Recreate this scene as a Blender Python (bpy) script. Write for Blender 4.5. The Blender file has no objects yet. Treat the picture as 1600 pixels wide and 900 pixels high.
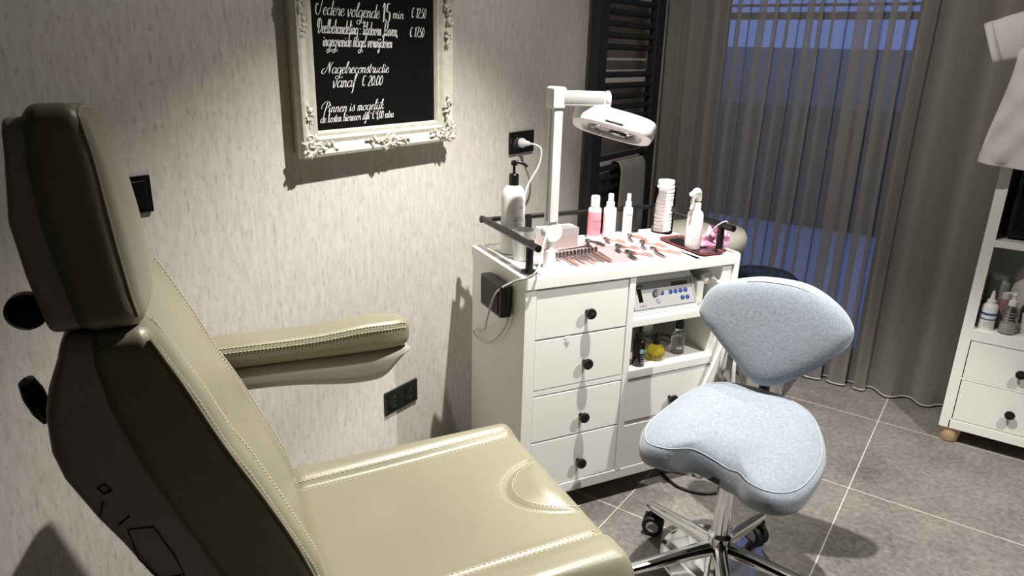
import bpy, bmesh, math, random
from mathutils import Vector, Matrix, Euler
random.seed(7)
SC = bpy.context.scene
COL = SC.collection
PI = math.pi

# ------------------------------------------------------------------ camera
f_ = Vector((-0.53840, 0.78087, -0.31672))
yaw, pitch, roll = -0.603635971, 0.322267170, 0.0272369110
cy, sy, cp, sp = math.cos(yaw), math.sin(yaw), math.cos(pitch), math.sin(pitch)
fwd = Vector((sy*cp, cy*cp, -sp)); r0 = Vector((cy, -sy, 0)); u0 = r0.cross(fwd)
right = math.cos(roll)*r0 + math.sin(roll)*u0
up = -math.sin(roll)*r0 + math.cos(roll)*u0
cam_d = bpy.data.cameras.new('camera'); cam = bpy.data.objects.new('camera', cam_d); COL.objects.link(cam)
cam_d.sensor_width = 36; cam_d.lens = 36*1111.33/1600; cam_d.clip_start = 0.02
m = Matrix((right, up, -fwd)).transposed().to_4x4(); m.translation = Vector((1.5, 0, 1.43))
cam.matrix_world = m
SC.camera = cam

# ------------------------------------------------------------------ world (dusk sky) and exposure
W = bpy.data.worlds.new('dusk'); SC.world = W; W.use_nodes = True
bg = W.node_tree.nodes['Background']; bg.inputs[0].default_value = (0.13, 0.22, 0.58, 1); bg.inputs[1].default_value = .95
SC.view_settings.view_transform = 'Standard'; SC.view_settings.look = 'None'
SC.view_settings.exposure = 0.0; SC.view_settings.gamma = 1.0; SC.view_settings.use_curve_mapping = False

CEIL = 2.42
SPOTS = [  # x, y, watts, half cone angle, blend, aim
    (0.90, 1.55, 262, 47, 0.60, (0.90, 1.50, 0)),
    (0.90, 1.55, 20, 80, 0.50, (0.90, 1.50, 0)),  # wide spill added at the first spot to lift the wall's ambient light
    (0.90, 1.55, 50, 46, 0.60, (1.20, 3.45, 0.9)),  # extra beam added at the first spot to brighten the curtain
    (2.30, 1.88, 165, 30, 0.28, (1.35, 1.95, 0.3)),
    (0.72, 2.36, 70, 19, 0.60, (0.58, 2.02, 0.8)),  # added fill spot, lightens the magnifier head's shadow on the cabinet top
]
def spot(x, y, watts, half, blend, aim):
    d = bpy.data.lights.new('ceiling_spot_or_fill_beam', 'SPOT'); d.energy = watts; d.color = (1.0, 0.965, 0.91)
    d.spot_size = math.radians(2*half); d.spot_blend = blend; d.shadow_soft_size = 0.018
    o = bpy.data.objects.new('ceiling_spot_or_fill_beam', d); COL.objects.link(o); o.location = (x, y, CEIL-0.02)
    o.rotation_euler = (Vector(aim)-Vector((x, y, CEIL))).to_track_quat('-Z', 'Y').to_euler()
for s in SPOTS: spot(*s)

# ------------------------------------------------------------------ materials
MATS = {}
def mat(name, col=(.8, .8, .8), rough=.5, metal=0., spec=.5, noise=None, bump=None, sheen=0, coat=0, trans=0, alpha=1, ior=1.45, emit=None):
    """noise = (scale, amount, (sx,sy,sz)) multiplies the colour; bump = (scale, strength, (sx,sy,sz))"""
    if name in MATS: return MATS[name]
    mt = bpy.data.materials.new(name); mt.use_nodes = True; MATS[name] = mt
    nt = mt.node_tree; b = nt.nodes['Principled BSDF']
    b.inputs['Base Color'].default_value = (*col, 1); b.inputs['Roughness'].default_value = rough
    b.inputs['Metallic'].default_value = metal; b.inputs['Specular IOR Level'].default_value = spec
    b.inputs['Sheen Weight'].default_value = sheen; b.inputs['Coat Weight'].default_value = coat
    b.inputs['Transmission Weight'].default_value = trans; b.inputs['Alpha'].default_value = alpha; b.inputs['IOR'].default_value = ior
    if emit: b.inputs['Emission Color'].default_value = (*emit[0], 1); b.inputs['Emission Strength'].default_value = emit[1]
    tc = nt.nodes.new('ShaderNodeTexCoord')
    def ntex(scale, sc3, detail=4):
        mp = nt.nodes.new('ShaderNodeMapping'); mp.inputs['Scale'].default_value = sc3
        nt.links.new(tc.outputs['Object'], mp.inputs[0])
        n = nt.nodes.new('ShaderNodeTexNoise'); n.inputs['Scale'].default_value = scale; n.inputs['Detail'].default_value = detail
        nt.links.new(mp.outputs[0], n.inputs['Vector']); return n
    if noise:
        n = ntex(noise[0], noise[2] if len(noise) > 2 else (1, 1, 1))
        rmp = nt.nodes.new('ShaderNodeMapRange'); rmp.inputs[1].default_value = .3; rmp.inputs[2].default_value = .7
        rmp.inputs[3].default_value = 1-noise[1]; rmp.inputs[4].default_value = 1+noise[1]
        nt.links.new(n.outputs[0], rmp.inputs[0])
        vm = nt.nodes.new('ShaderNodeVectorMath'); vm.operation = 'SCALE'; vm.inputs[0].default_value = col
        nt.links.new(rmp.outputs[0], vm.inputs['Scale']); nt.links.new(vm.outputs[0], b.inputs['Base Color'])
    if bump:
        n = ntex(bump[0], bump[2] if len(bump) > 2 else (1, 1, 1))
        bp = nt.nodes.new('ShaderNodeBump'); bp.inputs['Strength'].default_value = bump[1]; bp.inputs['Distance'].default_value = .002
        nt.links.new(n.outputs[0], bp.inputs['Height']); nt.links.new(bp.outputs[0], b.inputs['Normal'])
    return mt

def wallpaper():
    mt = bpy.data.materials.new('wallpaper'); mt.use_nodes = True; nt = mt.node_tree; b = nt.nodes['Principled BSDF']
    b.inputs['Roughness'].default_value = .75; b.inputs['Specular IOR Level'].default_value = .25
    tc = nt.nodes.new('ShaderNodeTexCoord')
    def nz(scale, sc3, det, lo, hi):
        mp = nt.nodes.new('ShaderNodeMapping'); mp.inputs['Scale'].default_value = sc3; nt.links.new(tc.outputs['Object'], mp.inputs[0])
        n = nt.nodes.new('ShaderNodeTexNoise'); n.inputs['Scale'].default_value = scale; n.inputs['Detail'].default_value = det; n.inputs['Roughness'].default_value = .6
        nt.links.new(mp.outputs[0], n.inputs['Vector'])
        r = nt.nodes.new('ShaderNodeMapRange'); r.inputs[1].default_value = lo; r.inputs[2].default_value = hi
        nt.links.new(n.outputs[0], r.inputs[0]); return r, n
    a, an = nz(10, (1, 6.5, 1.5), 7, .30, .70)      # broad vertical streaks
    c, cn = nz(34, (1, 3.4, 1.0), 7, .545, .70)   # dark flecks, elongated vertically
    mx = nt.nodes.new('ShaderNodeMix'); mx.data_type = 'RGBA'
    mx.inputs[6].default_value = (.565, .53, .475, 1); mx.inputs[7].default_value = (.70, .668, .612, 1)
    nt.links.new(a.outputs[0], mx.inputs[0])
    m2 = nt.nodes.new('ShaderNodeMix'); m2.data_type = 'RGBA'; m2.inputs[7].default_value = (.33, .315, .29, 1)
    sc = nt.nodes.new('ShaderNodeMath'); sc.operation = 'MULTIPLY'; sc.inputs[1].default_value = .62
    nt.links.new(c.outputs[0], sc.inputs[0]); nt.links.new(sc.outputs[0], m2.inputs[0])
    nt.links.new(mx.outputs[2], m2.inputs[6]); nt.links.new(m2.outputs[2], b.inputs['Base Color'])
    bp = nt.nodes.new('ShaderNodeBump'); bp.inputs['Strength'].default_value = .35; bp.inputs['Distance'].default_value = .002
    nt.links.new(an.outputs[0], bp.inputs['Height']); nt.links.new(bp.outputs[0], b.inputs['Normal'])
    return mt

def tiles():
    mt = bpy.data.materials.new('floor_tiles'); mt.use_nodes = True; nt = mt.node_tree; b = nt.nodes['Principled BSDF']
    L = nt.links
    tc = nt.nodes.new('ShaderNodeTexCoord'); sx = nt.nodes.new('ShaderNodeSeparateXYZ'); L.new(tc.outputs['Object'], sx.inputs[0])
    def math_(op, a, bb=None, c=None):
        n = nt.nodes.new('ShaderNodeMath'); n.operation = op
        for i, v in enumerate((a, bb, c)):
            if v is None: continue
            if isinstance(v, (int, float)): n.inputs[i].default_value = v
            else: L.new(v, n.inputs[i])
        return n.outputs[0]
    def line(sock, off):
        p = math_('FRACT', math_('DIVIDE', math_('SUBTRACT', sock, off-6.0), .6))
        d = math_('MULTIPLY', math_('MINIMUM', p, math_('SUBTRACT', 1.0, p)), .6)
        return math_('LESS_THAN', d, .0017)
    g = math_('MAXIMUM', line(sx.outputs[0], 1.2635), line(sx.outputs[1], 3.065))
    def nz(scale, det, lo, hi):
        n = nt.nodes.new('ShaderNodeTexNoise'); n.inputs['Scale'].default_value = scale; n.inputs['Detail'].default_value = det; n.inputs['Roughness'].default_value = .65
        L.new(tc.outputs['Object'], n.inputs['Vector'])
        r = nt.nodes.new('ShaderNodeMapRange'); r.inputs[1].default_value = lo; r.inputs[2].default_value = hi; L.new(n.outputs[0], r.inputs[0]); return r.outputs[0], n
    a, _ = nz(3.2, 10, .32, .68); c, cn = nz(55, 8, .34, .66)
    mx = nt.nodes.new('ShaderNodeMix'); mx.data_type = 'RGBA'; mx.inputs[6].default_value = (.075, .069, .062, 1); mx.inputs[7].default_value = (.30, .28, .255, 1)
    s = math_('ADD', math_('MULTIPLY', a, .5), math_('MULTIPLY', c, .5)); L.new(s, mx.inputs[0])
    m2 = nt.nodes.new('ShaderNodeMix'); m2.data_type = 'RGBA'; m2.inputs[7].default_value = (.62, .58, .52, 1)
    L.new(g, m2.inputs[0]); L.new(mx.outputs[2], m2.inputs[6]); L.new(m2.outputs[2], b.inputs['Base Color'])
    b.inputs['Roughness'].default_value = .55; b.inputs['Specular IOR Level'].default_value = .35
    bp = nt.nodes.new('ShaderNodeBump'); bp.inputs['Strength'].default_value = .25; bp.inputs['Distance'].default_value = .002
    L.new(cn.outputs[0], bp.inputs['Height']); L.new(bp.outputs[0], b.inputs['Normal'])
    return mt

def sheer():
    mt = bpy.data.materials.new('sheer_curtain'); mt.use_nodes = True; nt = mt.node_tree; L = nt.links
    nt.nodes.remove(nt.nodes['Principled BSDF']); out = nt.nodes['Material Output']
    d = nt.nodes.new('ShaderNodeBsdfDiffuse'); d.inputs[0].default_value = (.44, .415, .375, 1)
    t = nt.nodes.new('ShaderNodeBsdfTranslucent'); t.inputs[0].default_value = (.44, .415, .375, 1)
    tr = nt.nodes.new('ShaderNodeBsdfTransparent')
    m1 = nt.nodes.new('ShaderNodeMixShader'); m1.inputs[0].default_value = .35; L.new(d.outputs[0], m1.inputs[1]); L.new(t.outputs[0], m1.inputs[2])
    lw = nt.nodes.new('ShaderNodeLayerWeight'); lw.inputs[0].default_value = .5
    r = nt.nodes.new('ShaderNodeMapRange'); r.inputs[1].default_value = 0; r.inputs[2].default_value = .60; r.inputs[3].default_value = .46; r.inputs[4].default_value = .985
    L.new(lw.outputs['Facing'], r.inputs[0])
    m2 = nt.nodes.new('ShaderNodeMixShader'); L.new(r.outputs[0], m2.inputs[0]); L.new(tr.outputs[0], m2.inputs[1]); L.new(m1.outputs[0], m2.inputs[2])
    L.new(m2.outputs[0], out.inputs[0]); return mt

M_white = mat('white_lacquer', (.80, .80, .755), .38)
M_whitepl = mat('white_plastic', (.83, .83, .81), .33)
M_black = mat('black_plastic', (.006, .006, .006), .32)
M_blackm = mat('matte_black', (.012, .012, .012), .55)
M_glossb = mat('gloss_black', (.008, .008, .008), .16)
M_chrome = mat('chrome', (.84, .84, .84), .10, 1)
M_steel = mat('steel', (.62, .60, .58), .22, 1)
M_steeld = mat('dark_steel', (.22, .21, .20), .35, 1)
M_rose = mat('rose_gold_grip', (.62, .36, .30), .35, .7)
M_leather = mat('champagne_leather', (.285, .265, .182), .39, .08, .8, bump=(330, .22), noise=(5, .05))
M_stitch = mat('stitch_thread', (.72, .66, .50), .7)
M_shell = mat('taupe_shell', (.43, .39, .35), .30)
M_velvet = mat('blue_grey_velvet', (.265, .30, .345), .85, 0, .2, sheen=.40, noise=(150, .15), bump=(120, .35))
M_velvets = mat('blue_grey_piping', (.36, .40, .45), .8)
M_cream = mat('cream_frame', (.58, .555, .475), .5, noise=(60, .12), bump=(80, .3))
M_board = mat('chalk_black', (.0035, .0035, .0035), .45, spec=.2)
M_ink = mat('white_ink', (.80, .80, .78), .6)
M_taupe = mat('taupe_paint', (.150, .132, .105), .7)
M_taupeb = mat('taupe_skirting', (.20, .185, .155), .5)
M_dark = mat('dark_paint', (.03, .028, .026), .8)
M_ceil = mat('ceiling_paint', (.30, .285, .26), .8)
M_paper = mat('pink_paper', (.88, .68, .69), .8, noise=(30, .05))
M_pink = mat('pink_label', (.80, .26, .32), .45, noise=(90, .10))
M_palep = mat('pale_pink', (.88, .74, .74), .6)
M_red = mat('red_enamel', (.34, .05, .045), .35)
M_mask = mat('pink_fabric', (.80, .36, .55), .75)
M_cotton = mat('cotton', (.84, .84, .83), .9, bump=(300, .4))
M_towel = mat('grey_terry', (.30, .29, .275), .95, bump=(250, .6))
M_grey = mat('grey_cloth', (.30, .285, .24), .9, bump=(160, .4))
M_wood = mat('pale_wood', (.60, .42, .25), .5, noise=(8, .15, (1, 1, 8)))
M_tunic = mat('white_cotton', (.60, .575, .555), .85, bump=(220, .2))
M_blue = mat('blue_button', (.03, .10, .50), .4)
M_greypan = mat('grey_panel', (.42, .42, .41), .4)
M_ink_d = mat('dark_print', (.10, .10, .12), .6)
M_ink_b = mat('blue_print', (.05, .08, .30), .6)
M_frost = mat('frosted_plastic', (.78, .78, .76), .35, trans=.25)
M_acryl = mat('clear_acrylic', (.98, .98, .98), .04, trans=1, ior=1.12)
M_glass = mat('clear_glass', (.97, .97, .96), .02, trans=1, ior=1.4)
M_amber = mat('brown_glass', (.012, .006, .005), .12)
M_oil = mat('yellow_oil', (.72, .58, .04), .05, trans=.85, ior=1.35)
M_pane = mat('window_glass', (.95, .97, 1.0), .0, trans=1, ior=1.05)
M_lens = mat('magnifier_lens', (.95, .97, .96), .03, trans=1, ior=1.3)
M_garden = mat('garden_wall', (.30, .30, .31), .9)
M_fence = mat('garden_fence', (.035, .034, .036), .9)
M_ground = mat('garden_paving', (.62, .62, .64), .9)
M_winframe = mat('window_frame_paint', (.045, .047, .055), .5)
M_jug = mat('milky_plastic', (.68, .68, .64), .4)
M_green = mat('teal_label', (.30, .55, .48), .5)
M_lampface = mat('lamp_face', (1, 1, 1), .5, emit=((1, .93, .82), 12))
M_wallp = wallpaper(); M_floor = tiles(); M_sheer = sheer()

# ------------------------------------------------------------------ mesh helpers
def link(name, me, mt=None, parent=None, smooth=False):
    if isinstance(me, bmesh.types.BMesh):
        bm = me; me = bpy.data.meshes.new(name)
        bmesh.ops.recalc_face_normals(bm, faces=bm.faces); bm.to_mesh(me); bm.free()
    o = bpy.data.objects.new(name, me); COL.objects.link(o)
    if mt: me.materials.append(mt)
    if parent: o.parent = parent
    if smooth: me.polygons.foreach_set('use_smooth', [True]*len(me.polygons))
    return o
def edge_smooth(o, deg=40):
    me = o.data; me.polygons.foreach_set('use_smooth', [True]*len(me.polygons))
    bm = bmesh.new(); bm.from_mesh(me)
    for e in bm.edges:
        if len(e.link_faces) == 2 and e.calc_face_angle(0) > math.radians(deg): e.smooth = False
    bm.to_mesh(me); bm.free(); return o
def thing(name, label, cat, loc=(0, 0, 0), rz=0, group=None):
    o = bpy.data.objects.new(name, None); COL.objects.link(o); o.empty_display_size = .05
    o.location = loc; o.rotation_euler = (0, 0, rz); return tag(o, label, cat, group)
def tag(o, label, cat, group=None):
    o['label'] = label; o['category'] = cat
    if group: o['group'] = group
    return o
def struct(o):
    o['kind'] = 'structure'; return o
def copy_tree(o, parent=None):
    c = o.copy(); COL.objects.link(c)
    if parent: c.parent = parent
    for ch in list(o.children): copy_tree(ch, c)
    return c
def box(bm, x0, x1, y0, y1, z0, z1, bev=0, seg=2):
    vs = [bm.verts.new(p) for p in ((x0, y0, z0), (x1, y0, z0), (x1, y1, z0), (x0, y1, z0), (x0, y0, z1), (x1, y0, z1), (x1, y1, z1), (x0, y1, z1))]
    fs = [bm.faces.new([vs[i] for i in f]) for f in ((0, 3, 2, 1), (4, 5, 6, 7), (0, 1, 5, 4), (1, 2, 6, 5), (2, 3, 7, 6), (3, 0, 4, 7))]
    if bev:
        es = {e for f in fs for e in f.edges}
        bmesh.ops.bevel(bm, geom=list(es), offset=bev, segments=seg, affect='EDGES', profile=.5)
    return vs
def boxes(name, lst, mt, parent=None, bev=0.0015):
    bm = bmesh.new()
    for b in lst: box(bm, *b, bev=bev)
    o = edge_smooth(link(name, bm, mt, parent))
    if bev: o.modifiers.new('weighted_normals', 'WEIGHTED_NORMAL').keep_sharp = True
    return o
def tube(bm, pts, r, seg=10, cap=True):
    """sweep of a circle along pts; r a number or one per point"""
    pts = [Vector(p) for p in pts]; n = len(pts); rs = r if isinstance(r, (list, tuple)) else [r]*n
    rings = []; prev = None
    for i, p in enumerate(pts):
        t = (pts[min(i+1, n-1)]-pts[max(i-1, 0)]).normalized()
        if prev is None:
            a = Vector((0, 0, 1)) if abs(t.z) < .9 else Vector((1, 0, 0)); nrm = t.cross(a).normalized()
        else:
            nrm = (prev-t*prev.dot(t)).normalized()
        prev = nrm; bn = t.cross(nrm)
        rings.append([bm.verts.new(p+rs[i]*(math.cos(2*PI*k/seg)*nrm+math.sin(2*PI*k/seg)*bn)) for k in range(seg)])
    for a, b in zip(rings, rings[1:]):
        for k in range(seg): bm.faces.new((a[k], a[(k+1) % seg], b[(k+1) % seg], b[k]))
    if cap:
        bm.faces.new(rings[0][::-1]); bm.faces.new(rings[-1])
def spline(pts, n=8):
    pts = [Vector(p) for p in pts]; out = []
    for i in range(len(pts)-1):
        p0, p1, p2, p3 = pts[max(i-1, 0)], pts[i], pts[i+1], pts[min(i+2, len(pts)-1)]
        for k in range(n):
            t = k/n
            out.append(.5*((2*p1)+(p2-p0)*t+(2*p0-5*p1+4*p2-p3)*t*t+(3*p1-p0-3*p2+p3)*t**3))
    out.append(pts[-1]); return out
def tubeobj(name, pts, r, mt, parent=None, seg=10, n=8):
    bm = bmesh.new(); tube(bm, spline(pts, n) if n else pts, r, seg); return edge_smooth(link(name, bm, mt, parent), 60)
def lathe(bm, prof, c=(0, 0, 0), seg=28, axis=None, sx=1, sy=1):
    """prof: list of (r, z); axis: optional 3x3 matrix"""
    rings = []; c = Vector(c)
    for r, z in prof:
        ring = []
        for k in range(seg):
            v = Vector((sx*r*math.cos(2*PI*k/seg), sy*r*math.sin(2*PI*k/seg), z))
            if axis: v = axis @ v
            ring.append(bm.verts.new(c+v))
        rings.append(ring)
    for a, b in zip(rings, rings[1:]):
        for k in range(seg): bm.faces.new((a[k], a[(k+1) % seg], b[(k+1) % seg], b[k]))
    bm.faces.new(rings[0][::-1]); bm.faces.new(rings[-1])
def latheobj(name, prof, mt, parent=None, c=(0, 0, 0), seg=28, axis=None, sx=1, sy=1, ang=38):
    bm = bmesh.new(); lathe(bm, prof, c, seg, axis, sx, sy); return edge_smooth(link(name, bm, mt, parent), ang)
AX_X = Matrix(((0, 0, 1), (0, 1, 0), (-1, 0, 0)))     # local z -> +x
AX_Y = Matrix(((1, 0, 0), (0, 0, 1), (0, -1, 0)))     # local z -> +y
AX_NY = Matrix(((1, 0, 0), (0, 0, -1), (0, 1, 0)))    # local z -> -y
def rbox(x0, x1, y0, y1, z0, z1, r, n=(24, 24, 8), f=None):
    """rounded box with a dense grid, optional point map f; returns a bmesh"""
    bm = bmesh.new(); cache = {}
    lo = Vector((x0, y0, z0)); hi = Vector((x1, y1, z1)); c = (lo+hi)/2; h = (hi-lo)/2
    r = min(r, *h)
    def vert(i):
        if i in cache: return cache[i]
        p = Vector([lo[k]+(hi[k]-lo[k])*i[k]/n[k] for k in range(3)])
        q = Vector([max(-(h[k]-r), min(h[k]-r, p[k]-c[k])) for k in range(3)])
        d = p-c-q
        p2 = c+q+(d.normalized()*r if d.length > 1e-9 else d)
        if f: p2 = Vector(f(p2))
        cache[i] = bm.verts.new(p2); return cache[i]
    for ax in range(3):
        a, b = (ax+1) % 3, (ax+2) % 3
        for side in (0, n[ax]):
            for i in range(n[a]):
                for j in range(n[b]):
                    ids = []
                    for di, dj in ((0, 0), (1, 0), (1, 1), (0, 1)):
                        t = [0, 0, 0]; t[ax] = side; t[a] = i+di; t[b] = j+dj; ids.append(vert(tuple(t)))
                    try: bm.faces.new(ids if side else ids[::-1])
                    except ValueError: pass
    return bm
def sstep(a, b, x):
    t = max(0, min(1, (x-a)/(b-a))); return t*t*(3-2*t)
def pad(outline, thick, zf=lambda x, y: 0, nr=14, e1=.42, e2=.75, shrink=.0):
    """cushion: smooth outline swelling to a full rim. returns bm and a ring function"""
    cx = sum(p[0] for p in outline)/len(outline); cy_ = sum(p[1] for p in outline)/len(outline)
    bm = bmesh.new(); rings = []
    for i in range(1, nr):
        t = -PI/2+PI*i/nr
        s = abs(math.cos(t))**e1; h = math.copysign(abs(math.sin(t))**e2, math.sin(t))*thick/2
        rings.append([(cx+(x-cx)*s, cy_+(y-cy_)*s, h) for x, y in outline])
    full = []
    for s in (.0, .25, .5, .75): pass
    lo = rings[0]; hi = rings[-1]
    def inner(ring, s): return [(cx+(x-cx)*s, cy_+(y-cy_)*s, h) for x, y, h in ring]
    seq = [inner(lo, s) for s in (.15, .4, .7)]+rings+[inner(hi, s) for s in (.8, .6, .4, .2, .08)]
    seq[0:3] = [[(x, y, -thick/2) for x, y, h in q] for q in seq[0:3]]
    seq[-5:] = [[(x, y, thick/2*(1.0 if k > 0 else .995)) for x, y, h in q] for k, q in enumerate(seq[-5:])]
    V = [[bm.verts.new((x, y, h+zf(x, y))) for x, y, h in q] for q in seq]; n = len(outline)
    for a, b in zip(V, V[1:]):
        for k in range(n): bm.faces.new((a[k], a[(k+1) % n], b[(k+1) % n], b[k]))
    bm.faces.new(V[0][::-1]); bm.faces.new(V[-1])
    return bm, (cx, cy_)
def closed_spline(pts, n=6):
    N = len(pts); out = []
    for i in range(N):
        p0, p1, p2, p3 = [Vector(pts[(i+k-1) % N]) for k in range(4)]
        for k in range(n):
            t = k/n
            out.append(.5*((2*p1)+(p2-p0)*t+(2*p0-5*p1+4*p2-p3)*t*t+(3*p1-p0-3*p2+p3)*t**3))
    return [tuple(p) for p in out]
def prism(bm, outline, z0, z1):
    a = [bm.verts.new((x, y, z0)) for x, y in outline]; b = [bm.verts.new((x, y, z1)) for x, y in outline]; n = len(outline)
    for k in range(n): bm.faces.new((a[k], a[(k+1) % n], b[(k+1) % n], b[k]))
    bm.faces.new(a[::-1]); bm.faces.new(b)
def textmesh(s, width=None, height=None, shear=0, off=0, ext=.0004, spacing=1.0):
    """flat lettering as a mesh: bottom-left at the origin in the XY plane"""
    cu = bpy.data.curves.new('lettering', 'FONT'); cu.body = s; cu.size = 1; cu.shear = shear; cu.offset = off; cu.space_character = spacing
    o = bpy.data.objects.new('lettering', cu); COL.objects.link(o); bpy.context.view_layer.update()
    me = bpy.data.meshes.new_from_object(o.evaluated_get(bpy.context.evaluated_depsgraph_get()))
    COL.objects.unlink(o); bpy.data.objects.remove(o); bpy.data.curves.remove(cu)
    xs = [v.co.x for v in me.vertices]; ys = [v.co.y for v in me.vertices]
    kx = width/(max(xs)-min(xs)) if width else None; ky = height if height else kx
    if kx is None: kx = ky
    for v in me.vertices: v.co = Vector(((v.co.x-min(xs))*kx, v.co.y*ky, v.co.z))
    return me
def text_on(name, s, mt, parent, fn, **kw):
    me = textmesh(s, **kw)
    for v in me.vertices: v.co = Vector(fn(v.co.x, v.co.y))
    return link(name, me, mt, parent)
def cyl_wrap(cx, cy_, r, z0, ang0):
    """place lettering around an upright cylinder: text x runs along the circumference"""
    def fn(x, y):
        a = ang0+x/r; return (cx+r*math.cos(a), cy_+r*math.sin(a), z0+y)
    return fn

# ================================================================== SETTING
bm = bmesh.new(); box(bm, -.05, 4.3, -2.2, 3.6, -.06, 0); struct(link('floor', bm, M_floor))
bm = bmesh.new(); box(bm, -.12, 0, -2.2, 3.6, 0, CEIL); struct(link('wall_left', bm, M_wallp))
bm = bmesh.new(); box(bm, 4.2, 4.3, -2.2, 3.6, 0, CEIL); struct(link('wall_right', bm, M_dark))
bm = bmesh.new(); box(bm, 0, 4.2, -2.2, -2.1, 0, CEIL); struct(link('wall_near', bm, M_dark))
bm = bmesh.new(); box(bm, -.12, 4.3, -2.2, 3.6, CEIL, CEIL+.08); struct(link('ceiling', bm, M_ceil))
WX0, WX1, WZ0, WZ1 = .20, 1.14, .04, 2.16
boxes_ = [(0, WX0, 3.43, 3.6, 0, CEIL), (WX1, 4.2, 3.43, 3.6, 0, CEIL), (WX0, WX1, 3.43, 3.6, 0, WZ0), (WX0, WX1, 3.43, 3.6, WZ1, CEIL)]
struct(boxes('wall_back', boxes_, M_taupe, bev=0))
struct(boxes('baseboard_back', [(WX1+.02, 4.19, 3.417, 3.43, 0, .085)], M_taupeb))
bm = bmesh.new()
for b in ((WX0, WX0+.07, 3.50, 3.56, WZ0, WZ1), (WX1-.07, WX1, 3.50, 3.56, WZ0, WZ1), (WX0, WX1, 3.50, 3.56, WZ0, WZ0+.07), (WX0, WX1, 3.50, 3.56, WZ1-.07, WZ1), (WX0, WX1, 3.505, 3.555, 1.595, 1.625), (WX0, WX1, 3.505, 3.555, 1.65, 1.66)):
    box(bm, *b, bev=.003)
win = struct(link('window_1', bm, M_winframe))
bm = bmesh.new(); box(bm, WX0+.06, WX1-.06, 3.526, 3.532, WZ0+.06, WZ1-.06); link('pane', bm, M_pane, win)
# beyond the window
bm = bmesh.new(); box(bm, -4, 6, 3.62, 9, -.12, -.06); struct(link('garden_paving', bm, M_ground))
t = boxes('garden_fence', [(-4, 6, 6.9, 6.96, -.06, 1.02)]+[(-4, 6, 6.88, 6.9, .02+.125*k, .13+.125*k) for k in range(8)], M_fence, bev=.002)
tag(t, 'dark horizontal board fence seen through the sheer curtain', 'fence')
t = boxes('garden_wall', [(-4, 6, 7.2, 7.4, -.06, 1.52)], M_garden, bev=.002); tag(t, 'pale garden wall showing above the dark fence outside', 'wall')

# ceiling spots (the fittings); the one over the cabinet is an added fill
for i, s in enumerate((SPOTS[0], SPOTS[3], SPOTS[4])):
    t = thing('ceiling_spot_or_fill', ('recessed ceiling spot above the wall side of the treatment chair', 'recessed ceiling spot on the right side of the room', 'added fill spot over the white drawer cabinet')[i], 'ceiling light', (s[0], s[1], CEIL), 0, 'recessed ceiling spots')
    latheobj('trim_ring', [(.030, -.001), (.045, -.001), (.045, -.006), (.033, -.008), (.030, -.006)], M_whitepl, t)
    latheobj('lamp_face', [(.029, -.001), (.029, -.003)], M_lampface, t)

# ================================================================== TREATMENT CHAIR  (local x = right, y = forward)
A = math.radians(29.4)
CH = thing('treatment_chair', 'champagne leather treatment chair with tall headrest in the foreground', 'treatment chair', (.378, .819, 0), -A)
def crease(d, w, k): return -k*math.exp(-(d/w)**2)
def seat_lx(y): return .088-.05*max(0, y)
def seat_top(x, y):
    z = 0
    lx = seat_lx(y); rx = .452
    z += .018*sstep(.03, -.04, x-lx-.0) + .018*sstep(-.03, .04, x-rx)
    z += crease(x-lx, .010, .008)+crease(x-rx, .010, .008)
    z -= .010*math.exp(-((x-.27)/.16)**2-((y-.18)/.18)**2)
    ex, ey = (x-.275)/.105, (y-.545)/.165; d = math.hypot(ex, ey)
    z += .016*sstep(1.0, .5, d)*sstep(.515, .44, y)+crease((d-1)*.12, .007, .006)
    return z
def fseat(p):
    x, y, z = p
    w = sstep(.50, .575, z)
    edge = min(x, .56-x, y+.03, .515-y)
    return (x, y, z+w*seat_top(x, y)*sstep(-.005, .03, edge)+.0)
seat = link('seat', rbox(0, .56, -.03, .515, .455, .578, .045, (150, 120, 16), fseat), M_leather, CH, True)
def dashes(name, path, surf, parent, step=.0075, ln=.0045, r=.0009):
    bm = bmesh.new(); pts = spline([(x, y, 0) for x, y in path], 30); acc = 0
    for a, b in zip(pts, pts[1:]):
        acc += (b-a).length
        if acc >= step:
            acc = 0; d = (b-a).normalized()*ln/2; p, q = a-d, a+d
            tube(bm, [(p.x, p.y, surf(p.x, p.y)), (q.x, q.y, surf(q.x, q.y))], r, 5)
    return link(name, bm, M_stitch, parent)
sf = lambda x, y: .578+seat_top(x, y)+.0006
for off in (-.011, .011):
    dashes('stitching', [(seat_lx(y)+off, y) for y in (0, .1, .2, .3, .4, .475)], sf, seat)
    dashes('stitching', [(.452+off, y) for y in (0, .1, .2, .3, .4, .48)], sf, seat)
for k in (1.06, .9):
    dashes('stitching', [(.275+.105*k*math.cos(a), .545+.165*k*math.sin(a)) for a in [math.radians(v) for v in range(202, 345, 14)]], sf, seat)
tubeobj('piping', [(.03, .507, .494), (.15, .514, .494), (.4, .514, .494), (.535, .505, .494), (.557, .47, .494), (.558, .3, .494), (.558, .1, .494)], .004, M_leather, seat)
boxes('seat_pan', [(.03, .53, .0, .49, .425, .46)], M_shell, CH, .01)
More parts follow.
